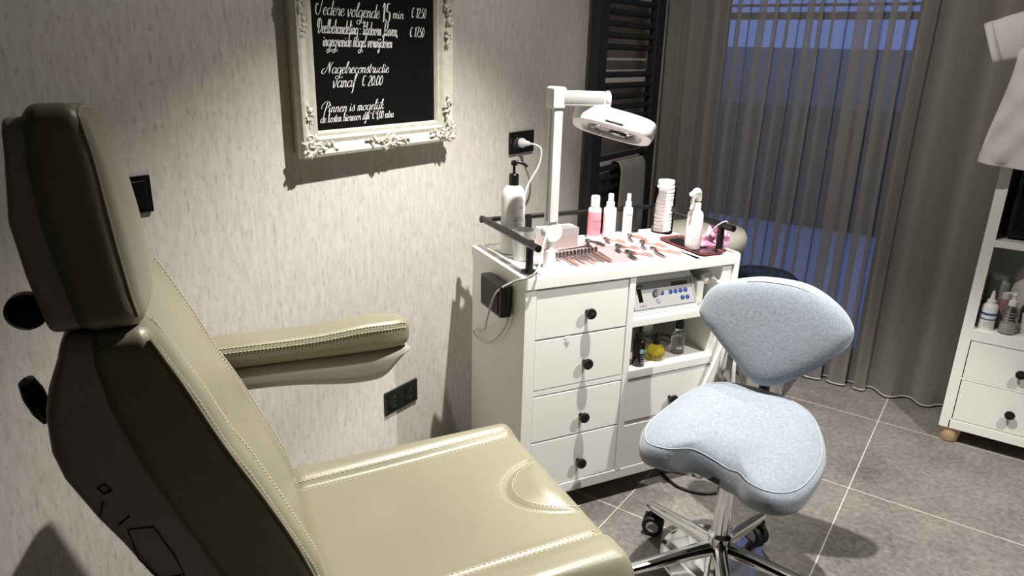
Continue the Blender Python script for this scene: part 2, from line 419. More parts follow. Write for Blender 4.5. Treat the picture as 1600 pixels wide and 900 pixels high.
# backrest
B = math.radians(23.2); cb, sb = math.cos(B), math.sin(B)
def interp(tab, z):
    if z <= tab[0][0]: return tab[0][1]+(z-tab[0][0])*(tab[1][1]-tab[0][1])/(tab[1][0]-tab[0][0])
    for (z0, v0), (z1, v1) in zip(tab, tab[1:]):
        if z <= z1: return v0+(v1-v0)*(z-z0)/(z1-z0)
    return tab[-1][1]
T_FRONT = [(.45, .047), (.573, -.002), (.654, -.022), (.755, -.064), (.84, -.100), (.89, -.125), (.97, -.156), (1.0, -.170), (1.05, -.193), (1.09, -.212), (1.13, -.220)]
T_MID = [(.45, -.05), (.55, -.10), (.679, -.162), (.793, -.206), (.89, -.242), (.977, -.268), (1.047, -.279), (1.081, -.277), (1.13, -.275)]
T_REAR = [(.45, -.10), (.55, -.155), (.65, -.215), (.71, -.252), (.774, -.280), (.821, -.304), (.888, -.332), (.928, -.340), (.982, -.338), (1.017, -.329), (1.057, -.313), (1.085, -.307), (1.12, -.305)]
BX0, BX1, BZ0, BZ1 = .022, .435, .47, 1.085
def back_map(p):
    x, n, z = p                    # n = 0 front .. .11 rear
    f0, m0 = interp(T_FRONT, z), interp(T_MID, z)
    w = sstep(.05, .0, n); d = 0
    for s in (.072, .378): d += crease(x-s, .007, .006)
    d += .008*sstep(.34, .385, x)*sstep(.435, .40, x)+.010*sstep(.13, .06, x)*sstep(.02, .05, x)
    d += .012*math.exp(-((z-.78)/.16)**2-((x-.23)/.12)**2)-.004
    return (x, f0+(m0-f0)*n/.11+d*w, z)
back = link('backrest', rbox(BX0, BX1, 0, .112, BZ0, BZ1, .024, (100, 14, 70), back_map), M_leather, CH, True)
def bdash(xs):
    bm = bmesh.new()
    for i in range(84):
        z0 = .56+i*.0066
        if z0 > 1.08: break
        p, q = Vector(back_map((xs, -.0008, z0))), Vector(back_map((xs, -.0008, z0+.004))); tube(bm, [p, q], .0009, 5)
    link('stitching', bm, M_stitch, back)
for xs in (.063, .081, .369, .387): bdash(xs)
tubeobj('seam', [back_map((.4305, .006, z)) for z in (.52, .6, .7, .8, .9, 1.0, 1.04, 1.07)], .0032, M_leather, back, n=6)
bm = bmesh.new()
for i in range(76):
    z0 = .56+i*.0066
    p, q = Vector(back_map((.4255, .0022, z0))), Vector(back_map((.4255, .0022, z0+.004))); tube(bm, [p, q], .0009, 5)
link('stitching', bm, M_stitch, back)
def shell_map(p):
    x, n, z = p
    m0, r_ = interp(T_MID, z)+.012, interp(T_REAR, z)
    return (x, m0+(r_-m0)*n/.1, z)
shell = link('backrest_shell', rbox(BX0+.012, BX1-.006, 0, .1, .50, 1.082, .020, (40, 12, 60), shell_map), M_shell, CH, True)
bm = bmesh.new()
def shp(z, n): return Vector(shell_map((BX1-.0055, n, z)))
for loop in ([(.795, .045), (.80, .075), (.75, .092), (.71, .088), (.705, .055), (.74, .048), (.795, .045)], [(.865, .058), (.862, .068), (.872, .070), (.876, .060), (.865, .058)], [(.85, .075), (.83, .09)], [(.82, .06), (.81, .08)]):
    tube(bm, [shp(z, n) for z, n in loop], .0012, 6)
link('embossed_mark', bm, M_blackm, shell)
# headrest
H_FRONT = [(1.05, -.203), (1.097, -.213), (1.127, -.2197), (1.186, -.2267), (1.229, -.2307), (1.283, -.2343), (1.321, -.2383), (1.37, -.247)]
H_MID = [(1.05, -.286), (1.108, -.292), (1.184, -.304), (1.239, -.311), (1.296, -.312), (1.334, -.308), (1.37, -.304)]
H_REAR = [(1.05, -.310), (1.09, -.318), (1.158, -.330), (1.228, -.337), (1.307, -.328), (1.35, -.325)]
HX0, HX1 = .165, .430
def head_map(p):
    x, n, z = p
    f0, m0 = interp(H_FRONT, z), interp(H_MID, z)
    z -= .07*(HX1-x)*sstep(1.2, 1.35, z)
    d = .022*max(0, 1-((x-.2975)/.135)**2)*max(0, 1-((z-1.20)/.145)**2)*sstep(.055, 0, n)
    return (x, f0+(m0-f0)*n/.08+d, z)
head = link('headrest', rbox(HX0, HX1, 0, .08, 1.083, 1.362, .024, (40, 14, 40), head_map), M_leather, CH, True)
tubeobj('seam', [head_map((HX1-.008, .008, z)) for z in (1.10, 1.12, 1.15, 1.2, 1.25, 1.3, 1.34)]+[head_map((HX1-.03, .008, 1.354)), head_map((.30, .008, 1.358)), head_map((HX0+.03, .008, 1.354))], .0028, M_leather, head, n=6)
def hshell_map(p):
    x, n, z = p
    m0, r_ = interp(H_MID, z)+.012, interp(H_REAR, z)
    z -= .07*(HX1-x)*sstep(1.2, 1.35, z)
    return (x, m0+(r_-m0)*n/.1, z)
hs = link('headrest_shell', rbox(HX0+.012, HX1-.008, 0, .1, 1.086, 1.347, .018, (20, 10, 30), hshell_map), M_shell, CH, True)
latheobj('adjusting_knob', [(.0, -.002), (.018, 0), (.023, .006), (.023, .020), (.018, .026), (.0, .027)], M_black, CH, (.375, -.340, 1.112), 24, AX_X)
tubeobj('knob_stem', [(.38, -.340, 1.112), (.36, -.31, 1.112)], .008, M_black, CH)
tubeobj('headrest_post', [(.30, -.27, 1.13), (.30, -.25, 1.0)], .014, M_chrome, CH)
latheobj('release_lever', [(.0, 0), (.012, .002), (.020, .02), (.022, .045), (.016, .065), (.0, .07)], M_black, CH, (.335, -.350, .935), 20, Matrix.Rotation(math.radians(14), 3, 'X'), 1, .6)
# armrest on the wall side
def arm_map(p):
    x, y, z = p
    w = sstep(-.2, .28, y)
    zz = z+.012*math.exp(-((y-.2)/.1)**2)*sstep(.80, .85, z)
    x = -.075+(x+.075)*(1-.45*sstep(.19, .30, y)**2)
    return (x, y, zz+.01*(1-w)-.004)
arm = link('armrest', rbox(-.118, -.032, -.22, .285, .797, .853, .022, (20, 60, 14), arm_map), M_leather, CH, True)
bm = bmesh.new()
for i in range(62):
    y = -.17+i*.0072
    for dx, dz in ((-.030, .0), (-.0345, .0085)):
        pass
    p = Vector(arm_map((-.0335, y, .839))); q = Vector(arm_map((-.0335, y+.0045, .839))); p.x += .0012; q.x += .0012; tube(bm, [p, q], .001, 5)
    p = Vector(arm_map((-.0385, y, .8475))); q = Vector(arm_map((-.0385, y+.0045, .8475))); p.x += .001; q.x += .001; tube(bm, [p, q], .001, 5)
link('stitching', bm, M_stitch, arm)
def armsh(p):
    x, y, z = p
    k = (y+.22)/.505
    dz = -.020*math.exp(-((y-.17)/.12)**2)
    x = -.075+(x+.075)*(1-.45*sstep(.19, .30, y)**2)
    z += .030*sstep(.20, .285, y)*sstep(.79, .755, z)-.004
    return (x, y, z+(dz-.006)*sstep(.795, .755, z)+.01*(1-sstep(-.2, .28, y)))
link('armrest_shell', rbox(-.113, -.035, -.22, .286, .752, .796, .016, (12, 50, 10), armsh), M_shell, CH, True)
tubeobj('armrest_bracket', [(-.075, -.2, .775), (-.05, -.235, .74), (.03, -.215, .70)], .016, M_shell, CH)
latheobj('lift_column', [(.09, .05), (.085, .43)], M_shell, CH, (.28, .22, 0))
boxes('base_plate', [(.04, .52, -.08, .42, 0, .05)], M_shell, CH, .015)

# ================================================================== STOOL
SX, SY = 1.05, 1.70
ST = thing('saddle_stool', 'blue grey velvet saddle stool with backrest on a chrome five-star base', 'stool', (SX, SY, 0), 0)
def rot2(pts, deg):
    c, s = math.cos(math.radians(deg)), math.sin(math.radians(deg)); return [(x*c-y*s, x*s+y*c) for x, y in pts]
so = rot2([(0, -.088), (.06, -.115), (.115, -.165), (.175, -.165), (.218, -.10), (.226, 0), (.205, .10), (.145, .185), (.06, .222), (-.06, .222), (-.145, .185), (-.205, .10), (-.226, 0), (-.218, -.10), (-.175, -.165), (-.115, -.165), (-.06, -.115)], -5)
so = [(p[0], p[1]) for p in closed_spline([(x, y, 0) for x, y in so], 6)]
def seat_z(x, y):
    z = .455
    z += .05*sstep(.0, .24, y)
    z -= .020*sstep(-.02, -.17, y)
    z += .026*math.exp(-(x/.07)**2)*sstep(.12, -.10, y)*0 - .034*math.exp(-(x/.055)**2-((y+.11)/.06)**2) - .010*math.exp(-(x/.05)**2)*sstep(.1, -.05, y)
    z += .012*math.exp(-((abs(x)-.12)/.06)**2-((y+.03)/.1)**2)
    z -= .012*sstep(.14, .23, abs(x))
    return z
bm, cc = pad(so, .098, seat_z, 18, .40, .62)
sseat = link('seat', bm, M_velvet, ST, True)
def rim(outline, s, h, zf, c): return [(c[0]+(x-c[0])*s, c[1]+(y-c[1])*s, h+zf(c[0]+(x-c[0])*s, c[1]+(y-c[1])*s)) for x, y in outline]
q = rim(so, .945, .0322, seat_z, cc); bm = bmesh.new(); tube(bm, q+q[:1], .0014, 6); link('piping', bm, M_velvets, sseat, True)
ss = bmesh.new(); q = rim(so, .72, -.046, seat_z, cc)
lathe(ss, [(.09, .375), (.11, .385), (.11, .40)], (0, .02, 0)); link('seat_plate', ss, M_blackm, ST)
# backrest pad, built flat then stood up, facing -y and tipped back a little
bo = [(-.218, .732), (-.183, .800), (-.085, .846), (.006, .860), (.085, .852), (.155, .812), (.193, .765), (.198, .721), (.153, .653), (.055, .572), (-.013, .556), (-.084, .604), (-.168, .668), (-.208, .698)]
bo = [(p[0], p[1]) for p in closed_spline([(x, z, 0) for x, z in bo], 6)]
bm, bc = pad(bo, .085, lambda x, y: -.9*(x+.01)**2, 16, .36, .6)
TILT = math.radians(8)
def stand(v):                      # (x, z, depth towards front) -> stool space
    x, z, d = v; zz = z-.71
    return Vector((x+.02*0, .225-d*math.cos(TILT)+zz*math.sin(TILT), .71+zz*math.cos(TILT)+d*math.sin(TILT)))
for v in bm.verts: v.co = stand(v.co)
sback = link('backrest', bm, M_velvet, ST, True)
top_ = [p for p in bo if p[1] > .70 and not (p[0] < -.12)]
top_.sort(key=lambda p: p[0])
q = [stand((bc[0]+(x-bc[0])*.93, bc[1]+(z-bc[1])*.93, .0308-.9*(x+.01)**2)) for x, z in bo if x > -.10 and z > .72]
bm = bmesh.new(); q.sort(key=lambda p: p.x); tube(bm, q, .0018, 6); link('piping', bm, M_velvets, sback, True)
tubeobj('backrest_bar', [(-.01, .08, .39), (-.01, .20, .385), (-.01, .285, .42), (-.01, .285, .52), (-.01, .27, .66)], .016, M_black, ST)
latheobj('gas_column', [(.0235, .12), (.0235, .385)], M_chrome, ST)
latheobj('column_collar', [(.030, .07), (.032, .078), (.031, .160), (.033, .165), (.033, .178), (.026, .186)], M_chrome, ST)
latheobj('column_cap', [(.040, .392), (.034, .372), (.026, .366)], M_black, ST)
latheobj('foot_control_disc', [(.030, .052), (.14, .050), (.158, .046), (.160, .040), (.155, .038), (.030, .040)], M_chrome, ST, (-.02, .06, 0), 48)
latheobj('column_foot', [(.026, .02), (.030, .026), (.030, .07)], M_chrome, ST)
for k in range(5):
    a = math.radians(82+72*k); R = Matrix.Rotation(a, 3, 'Z'); bm = bmesh.new()
    sec = [(.022, .155, .019, .034), (.10, .140, .018, .030), (.20, .118, .0165, .025), (.275, .102, .015, .020), (.296, .097, .012, .014)]
    rings = []
    for r, zt, hw, th in sec:
        pr = [(-hw, -th), (-hw, -.25*th), (-.62*hw, 0), (.62*hw, 0), (hw, -.25*th), (hw, -th)]
        rings.append([bm.verts.new(R @ Vector((r, y, zt+z))) for y, z in pr])
    for p_, q_ in zip(rings, rings[1:]):
        for j in range(6): bm.faces.new((p_[j], p_[(j+1) % 6], q_[(j+1) % 6], q_[j]))
    bm.faces.new(rings[0][::-1]); bm.faces.new(rings[-1])
    bmesh.ops.bevel(bm, geom=list(bm.edges), offset=.003, segments=2, affect='EDGES')
    leg = edge_smooth(link('leg', bm, M_chrome, ST), 50)
    cpt = R @ Vector((.268, 0, 0)); th = math.radians((-30, 15, 60, 5, -20)[k]); Rw = Matrix.Rotation(th, 3, 'Z')
    bm = bmesh.new(); box(bm, -.012, .018, -.012, .012, .064, .088, .004)
    box(bm, -.026, .030, -.0025, .0025, .030, .072, .001)
    for v in bm.verts: v.co = Rw @ v.co+cpt
    cs = edge_smooth(link('caster', bm, M_black, leg))
    for s in (-1, 1):
        ax = Rw @ (AX_Y if s > 0 else AX_NY)
        w = latheobj('wheel', [(.012, .003), (.030, .003), (.033, .007), (.033, .018), (.030, .022), (.022, .0225), (.021, .019), (.0, .019)], M_blackm, cs, cpt+Vector((0, 0, .033)), 28, ax)
        latheobj('hub_cap', [(.0, .0185), (.018, .0195), (.020, .0225), (.013, .0240), (.012, .0215), (.0, .0215)], M_greypan, cs, cpt+Vector((0, 0, .033)), 24, ax)

# ================================================================== WHITE DRAWER CABINET (local x along the front, y back, z up)
CABR = math.radians(60.6); CABL = Vector((.450, 1.591, 0)); CABM = Matrix.Translation(CABL) @ Matrix.Rotation(CABR, 4, 'Z')
def cabw(u, v, z): return CABM @ Vector((u, v, z))
def cthing(name, label, cat, u, v, z, rz=0, group=None): return thing(name, label, cat, cabw(u, v, z), CABR+rz, group)
CW, CD, CHT = .756, .39, .82
CB = thing('drawer_cabinet', 'white six-drawer cabinet with open shelves, standing askew near the left wall', 'cabinet', CABL, CABR)
boxes('carcass', [(0, .037, 0, CD, .075, .787), (.717, CW, 0, CD, .075, .787), (.357, .380, .0, CD-.01, .10, .787), (.03, .73, .372, CD-.004, .08, .787), (.03, .36, .004, CD-.01, .442, .460), (.03, .73, .0, CD-.01, .075, .110), (.37, .73, .006, CD-.01, .27, .28)], M_white, CB, .0012)
boxes('cabinet_top', [(-.004, CW+.004, -.006, CD, .787, CHT)], M_white, CB, .002)
boxes('shelf', [(.375, .722, .002, CD-.01, .617, .640)], M_white, CB, .0012)
boxes('shelf', [(.375, .722, .000, CD-.01, .440, .468)], M_white, CB, .0012)
boxes('plinth', [(.05, .70, .24, .34, 0, .078)], M_blackm, CB, .002)
knob_prof = [(.0, 0), (.0065, 0), (.0055, .006), (.0055, .013), (.011, .017), (.0165, .021), (.0175, .026), (.0155, .031), (.011, .0325), (.0085, .031), (.0, .0315)]
for u0, u1, z0, z1, kz in ((.039, .355, .627, .782, .695), (.039, .355, .462, .6215, .532), (.039, .355, .284, .4375, .349), (.039, .355, .112, .2785, .185), (.382, .715, .284, .4355, .342), (.382, .715, .112, .2685, .185)):
    d = boxes('drawer', [(u0, u1, .003, .02, z0, z1), (u0+.02, u1-.02, .02, .33, z0+.015, z1-.03)], M_white, CB, .0015)
    latheobj('knob', knob_prof, M_glossb, d, (.21 if u0 < .3 else .556, .003, kz), 24, AX_NY)
# guard rail
gr = bmesh.new()
tube(gr, [(.030, -.012, .909), (.030, .385, .909)], .0105, 14)
tube(gr, [(.018, .372, .907), (.745, .372, .907)], .0085, 14)
tube(gr, [(.732, -.012, .909), (.732, .385, .909)], .0105, 14)
grail = edge_smooth(link('guard_rail', gr, M_black, CB), 60)
for u, v in ((.039, .058), (.188, .362), (.612, .368), (.732, .045)):
    latheobj('rail_post', [(.024, CHT), (.024, CHT+.006), (.0125, CHT+.009), (.0115, CHT+.02), (.0115, .915), (.0, .917)], M_black, grail, (u, v, 0), 20)

# things on the left side of the cabinet
t = thing('power_box', 'black power box fixed to the left side of the white cabinet', 'power supply', cabw(-.005, .15, .735), CABR)
boxes('housing', [(-.038, 0, -.075, .075, -.055, .045)], M_black, t, .006)
boxes('cover', [(-.041, -.037, -.062, .062, -.045, .036)], M_blackm, t, .002)

# magnifier lamp
LM = cthing('magnifier_lamp', 'white magnifier lamp on a jointed arm standing on the cabinet corner', 'lamp', .105, .060, CHT)
boxes('base_plate', [(-.052, .075, -.05, .045, .0, .007)], M_whitepl, LM, .003)
latheobj('socket', [(.0195, .007), (.0165, .060), (.012, .063)], M_whitepl, LM)
latheobj('stem', [(.0105, .06), (.0105, .11)], M_whitepl, LM)
lj = latheobj('lower_joint', [(.0, -.016), (.026, -.016), (.029, -.012), (.029, .012), (.026, .016), (.0, .016)], M_whitepl, LM, (.004, 0, .115), 28, AX_NY)
boxes('lower_clevis', [(-.016, .016, -.014, .014, .09, .15)], M_whitepl, LM, .004)
col = boxes('upright_arm', [(-.014, .014, -.019, .019, .145, .482)], M_whitepl, LM, .004)
boxes('arm_groove', [(-.0146, -.013, -.006, .006, .15, .478)], M_greypan, col, .0005)
boxes('elbow', [(-.021, .021, -.024, .024, .462, .520)], M_whitepl, LM, .007)
AD = Matrix.Rotation(math.radians(-22), 4, 'Z')
def sub(bm): 
    for v in bm.verts: v.co = AD @ v.co
    return bm
bm = bmesh.new(); box(bm, .012, .135, -.018, .018, .470, .510, .004); arm2 = edge_smooth(link('cross_arm', sub(bm), M_whitepl, LM))
bm = bmesh.new(); box(bm, .02, .13, -.0186, -.017, .478, .502, .0004); edge_smooth(link('arm_groove', sub(bm), M_greypan, arm2))
bm = bmesh.new(); lathe(bm, [(.0, .0), (.020, 0), (.024, .004), (.024, .010), (.019, .014), (.0, .015)], (.135, 0, .488), 24, AX_X); edge_smooth(link('arm_end_cap', sub(bm), M_whitepl, LM))
bm = bmesh.new(); tube(bm, [(.130, 0, .468), (.135, 0, .435)], .009, 12); lathe(bm, [(.0, -.012), (.009, -.012), (.009, .014), (.0, .014)], (.145, -.014, .462), 16, AX_NY); edge_smooth(link('head_hinge', sub(bm), M_whitepl, LM))
# head: rounded oval housing tipped down to the right
HM = Matrix.Translation((.172, -.03, .418)) @ Matrix.Rotation(math.radians(-35), 4, 'Z') @ Matrix.Rotation(math.radians(13), 4, 'Y') @ Matrix.Rotation(math.radians(-20), 4, 'X') @ Matrix.Diagonal((1.0, .88, 1.1, 1))
def soval(a, b, n=48, e=.62): 
    r = []
    for k in range(n):
        c, s = math.cos(2*PI*k/n), math.sin(2*PI*k/n); r.append((a*math.copysign(abs(c)**e, c), b*math.copysign(abs(s)**e, s)))
    return r
def ringsobj(name, secs, mt, parent, M, capped=True, n=48):
    bm = bmesh.new(); V = []
    for a, b, z in secs: V.append([bm.verts.new(M @ Vector((x, y, z))) for x, y in soval(a, b, n)])
    for p_, q_ in zip(V, V[1:]):
        for k in range(n): bm.faces.new((p_[k], p_[(k+1) % n], q_[(k+1) % n], q_[k]))
    if capped: bm.faces.new(V[0][::-1]); bm.faces.new(V[-1])
    return edge_smooth(link(name, bm, mt, parent), 35)
hd = ringsobj('lamp_head', [(.088, .065, -.022), (.113, .088, -.020), (.118, .092, -.010), (.118, .092, .016), (.113, .088, .021), (.070, .05, .022)], M_whitepl, LM, HM, False)
ringsobj('head_cover', [(.111, .086, .0205), (.09, .07, .0225), (.05, .04, .023)], M_whitepl, hd, HM)
ringsobj('light_ring', [(.090, .067, -.0215), (.086, .063, -.012), (.074, .052, -.012), (.070, .048, -.020)], M_frost, hd, HM, False)
ringsobj('lens', [(.072, .050, -.017), (.05, .035, -.020), (.05, .035, -.011), (.072, .050, -.013)], M_lens, hd, HM)
bm = bmesh.new(); box(bm, -.025, .025, -.0935, -.0915, -.012, .017, .0005)
for v in bm.verts: v.co = HM @ v.co
link('grey_strap', bm, M_greypan, hd)
t = bpy.data.objects.new('lamp_cable', None); bpy.data.objects.remove(t)
def cw(*p): return tuple(cabw(*p))
t = tubeobj('lamp_cable', [cw(.085, .045, .935), cw(.06, .02, .90), cw(.030, -.022, .865), cw(.005, -.018, .832), cw(-.012, .05, .80), cw(-.048, .095, .755), cw(-.05, .15, .66), cw(-.015, .25, .58), cw(-.012, .33, .548), cw(-.012, .345, .53), cw(-.012, .30, .525), cw(-.014, .22, .545), cw(-.014, .14, .60), cw(-.012, .085, .67), cw(-.04, .085, .70)], .0032, mat('cable_grey', (.62, .61, .58), .5))
tag(t, 'pale grey cable looping down the left side of the white cabinet', 'cable')

# things on top of the cabinet
PB = cthing('pump_bottle', 'tall white bottle with black pump beside the socket', 'pump bottle', .085, .270, CHT)
body = latheobj('body', [(.034, 0), (.037, .003), (.0375, .01), (.0375, .175), (.036, .190), (.031, .203), (.022, .213), (.014, .216)], M_whitepl, PB, seg=40, ang=50)
latheobj('collar', [(.0155, .216), (.0155, .248), (.013, .251), (.0, .251)], M_glossb, PB)
pump = latheobj('pump_stem', [(.0045, .250), (.0045, .276), (.010, .277), (.011, .284), (.009, .291), (.0, .292)], M_glossb, PB)
tubeobj('spout', [(-.01, 0, .286), (.01, -.006, .287), (.028, -.014, .281), (.036, -.018, .272)], [.0055]*8+[.005]*8+[.004]*9, M_glossb, PB)
va = math.radians(-104)
text_on('print', 'LUXURY', M_ink_d, body, cyl_wrap(0, 0, .0379, .118, va), width=.026, height=.008)
text_on('print', 'BODY LOTION', M_ink_d, body, cyl_wrap(0, 0, .0379, .108, va-.15), width=.036, height=.008)
for k in range(3): text_on('print', 'nourishing care', M_ink_d, body, cyl_wrap(0, 0, .0379, .098-.006*k, va-.05), width=.026, height=.005)
text_on('print', 'DG', M_ink_d, body, cyl_wrap(0, 0, .0379, .146, va+.35), width=.012, height=.014, shear=.3)
t = cthing('plastic_cup', 'frosted white plastic cup in front of the pump bottle', 'cup', .082, .188, CHT)
latheobj('wall', [(.026, 0), (.030, .002), (.0345, .094), (.0335, .094), (.029, .004), (.025, .003)], M_frost, t)
t = cthing('carton', 'small pink and white carton behind the lamp post', 'box', .255, .285, CHT)
boxes('carton_body', [(-.065, .065, -.028, .028, 0, .062)], M_palep, t, .001)
boxes('carton_lid', [(-.066, .066, -.029, .029, .040, .066)], mat('white_card', (.82, .80, .79), .7), t, .001)
boxes('tissue_slot', [(-.04, .04, -.006, .006, .066, .0672)], M_cotton, t, .0003)

def bottle(name, label, u, v, r, h, cap, mt, cat='bottle', group='bottles on the cabinet top', sh=.012, neck=.012, capmat=None, rz=0):
    t = cthing(name, label, cat, u, v, CHT, rz, group)
    b = latheobj('body', [(r*.9, 0), (r, .003), (r, h-sh), (r*.92, h-sh*.5), (neck, h), (neck, h+.004)], mt, t, seg=32, ang=50)
    return t, b
t, b = bottle('lotion_bottle', 'pink labelled white bottle with plain round cap, leftmost of three', .430, .338, .0225, .112, 0, M_whitepl)
bm = bmesh.new(); lathe(bm, [(.0226, .012), (.0229, .013), (.0229, .094), (.0226, .095)], (0, 0, 0), 32); edge_smooth(link('label_band', bm, M_pink, b), 60)
latheobj('cap', [(.0155, .113), (.0155, .144), (.0135, .149), (.0, .150)], M_whitepl, t)
text_on('print', 'natize', M_ink_d, b, cyl_wrap(0, 0, .0231, .060, math.radians(-135)), width=.036, height=.016, off=.01)
for k in range(4): text_on('print', 'foot care lotion', M_ink_d, b, cyl_wrap(0, 0, .0231, .052-.007*k, math.radians(-125)), width=.024, height=.006)
for i, (u, v, lab, lm) in enumerate(((.487, .330, 'white spray bottle with small grey print, middle of three', M_palep), (.572, .345, 'slim white spray bottle with blue print, rightmost of three', M_whitepl))):
    r = (.0215, .0165)[i]; h = (.108, .100)[i]
    t, b = bottle('spray_bottle', lab, u, v, r, h, 0, M_whitepl, sh=.006, neck=r*.6)
    bm = bmesh.new(); lathe(bm, [(r+.0001, .006), (r+.0004, .007), (r+.0004, h-.016), (r+.0001, h-.015)], (0, 0, 0), 32); edge_smooth(link('label_band', bm, lm, b), 60)
    latheobj('spray_collar', [(r*.68, h), (r*.66, h+.016), (r*.44, h+.020)], M_whitepl, t)
    latheobj('spray_cap', [(r*.44, h+.018), (r*.44, h+.042), (r*.36, h+.046), (0, h+.046)], M_whitepl, t)
    if i == 0:
        for k in range(9): text_on('print', 'apply to clean dry feet', M_ink_d, b, cyl_wrap(0, 0, r+.0006, .076-.006*k, math.radians(-128)), width=.032, height=.0045)
        text_on('print', '||||', M_ink_d, b, cyl_wrap(0, 0, r+.0006, .012, math.radians(-115)), width=.008, height=.012, off=.03)
    else:
        text_on('print', 'PEDI', M_ink_b, b, cyl_wrap(0, 0, r+.0006, .068, math.radians(-130)), width=.022, height=.011, off=.03)
        for k in range(5): text_on('print', 'spray lotion', M_ink_d, b, cyl_wrap(0, 0, r+.0006, .056-.007*k, math.radians(-125)), width=.018, height=.005)
# cotton pad dispenser
t = cthing('pad_holder', 'clear acrylic tube holder filled with cotton pads', 'holder', .712, .325, CHT)
bm = bmesh.new(); lathe(bm, [(.038, 0), (.038, .006), (.034, .007)], (0, 0, 0), 32)
link('holder_base', bm, M_acryl, t)
bm = bmesh.new(); N = 30; V = []
for rr in (.0375, .0345):
    for z in (.005, .165): V.append([bm.verts.new((rr*math.cos(math.radians(-60+300*k/N)), rr*math.sin(math.radians(-60+300*k/N)), z)) for k in range(N+1)])
o_lo, o_hi, i_lo, i_hi = V
for k in range(N):
    bm.faces.new((o_lo[k], o_lo[k+1], o_hi[k+1], o_hi[k])); bm.faces.new((i_lo[k+1], i_lo[k], i_hi[k], i_hi[k+1])); bm.faces.new((o_hi[k], o_hi[k+1], i_hi[k+1], i_hi[k])); bm.faces.new((o_lo[k+1], o_lo[k], i_lo[k], i_lo[k+1]))
for k in (0, N): bm.faces.new((o_lo[k], o_hi[k], i_hi[k], i_lo[k]) if k else (o_lo[k], i_lo[k], i_hi[k], o_hi[k]))
link('holder_wall', bm, M_acryl, t, True)
rp = latheobj('cotton_pad', [(.0, 0), (.029, .0), (.0308, .002), (.0312, .006), (.0308, .0105), (.029, .0122), (.0, .0125)], M_cotton, None)
tag(rp, 'white cotton pad stacked in the clear acrylic holder', 'cotton pad', 'cotton pads in the holder')
rp.location = cabw(.712, .325, CHT+.008); rp.rotation_euler = (0, 0, 0)
for k in range(1, 14):
    c = rp.copy(); COL.objects.link(c); c.location = cabw(.712+random.uniform(-.001, .001), .325+random.uniform(-.001, .001), CHT+.008+.0126*k)
    c.rotation_euler = (random.uniform(-.015, .015), random.uniform(-.015, .015), random.uniform(0, 6))
    if k == 13: c['label'] = 'topmost white cotton pad bulging above the acrylic holder rim'; c.scale = (.95, .95, 1.5)
# trigger spray bottle
t = cthing('trigger_spray', 'white trigger spray bottle standing in the dark tray', 'spray bottle', .660, .092, CHT+.006)
b = latheobj('body', [(.0235, 0), (.0255, .003), (.0255, .110), (.023, .120), (.015, .128), (.0135, .133)], M_whitepl, t, seg=36, ang=50)
latheobj('collar', [(.0145, .133), (.0145, .150), (.011, .152)], M_whitepl, t)
bm = bmesh.new(); tube(bm, spline([(.012, .008, .158), (.008, .004, .176), (-.006, -.004, .190), (-.030, -.016, .188), (-.038, -.020, .186)], 6), [.010]*8+[.011]*8+[.0085]*9, 12); edge_smooth(link('spray_head', bm, M_whitepl, t), 60)
bm = bmesh.new(); tube(bm, spline([(-.018, -.008, .182), (-.030, -.014, .165), (-.034, -.018, .148), (-.042, -.023, .138)], 6), [.006]*10+[.0045]*9, 10); edge_smooth(link('trigger', bm, M_whitepl, t), 60)
latheobj('nozzle', [(.0, 0), (.0075, 0), (.0075, .008), (.0, .008)], M_whitepl, t, (-.040, -.021, .187), 14, Matrix.Rotation(math.radians(-152), 3, 'Z') @ AX_X)
bm = bmesh.new(); lathe(bm, [(.0256, .02), (.0259, .021), (.0259, .10), (.0256, .101)], (0, 0, 0), 32); edge_smooth(link('label_band', bm, M_palep, b), 60)
for k in range(11): text_on('print', 'desinfectie voor huid en handen', M_ink_d, b, cyl_wrap(0, 0, .0261, .092-.0065*k, math.radians(-140)), width=.046, height=.004)
# tray
t = cthing('tray', 'shallow dark tray with a red rim on the cabinet top', 'tray', .676, .118, CHT)
bm = bmesh.new()
def rrect(w, d, r, n=6):
    o = []
    for cx, cy_, a0 in ((w-r, d-r, 0), (-w+r, d-r, 90), (-w+r, -d+r, 180), (w-r, -d+r, 270)):
        for k in range(n+1):
            a = math.radians(a0+90*k/n); o.append((cx+r*math.cos(a), cy_+r*math.sin(a)))
    return o
V = [[bm.verts.new((x, y, z)) for x, y in rrect(w, d, r)] for w, d, r, z in ((.038, .108, .012, .001), (.047, .116, .016, .011), (.049, .118, .016, .012), (.047, .116, .015, .010), (.037, .106, .012, .004))]
n = len(V[0])
for p_, q_ in zip(V, V[1:]):
    for k in range(n): bm.faces.new((p_[k], p_[(k+1) % n], q_[(k+1) % n], q_[k]))
bm.faces.new(V[0][::-1]); bm.faces.new(V[-1]); edge_smooth(link('tray_body', bm, mat('dark_tray', (.05, .043, .042), .3), t), 50)
bm = bmesh.new(); q = [(x, y, .0085) for x, y in rrect(.0465, .1155, .016)]; tube(bm, q+q[:1], .0022, 8); edge_smooth(link('red_rim', bm, M_red, t), 60)
boxes('tray_liner', [(-.034, .034, -.102, .102, .0042, .0052)], M_glossb, t, .0005)
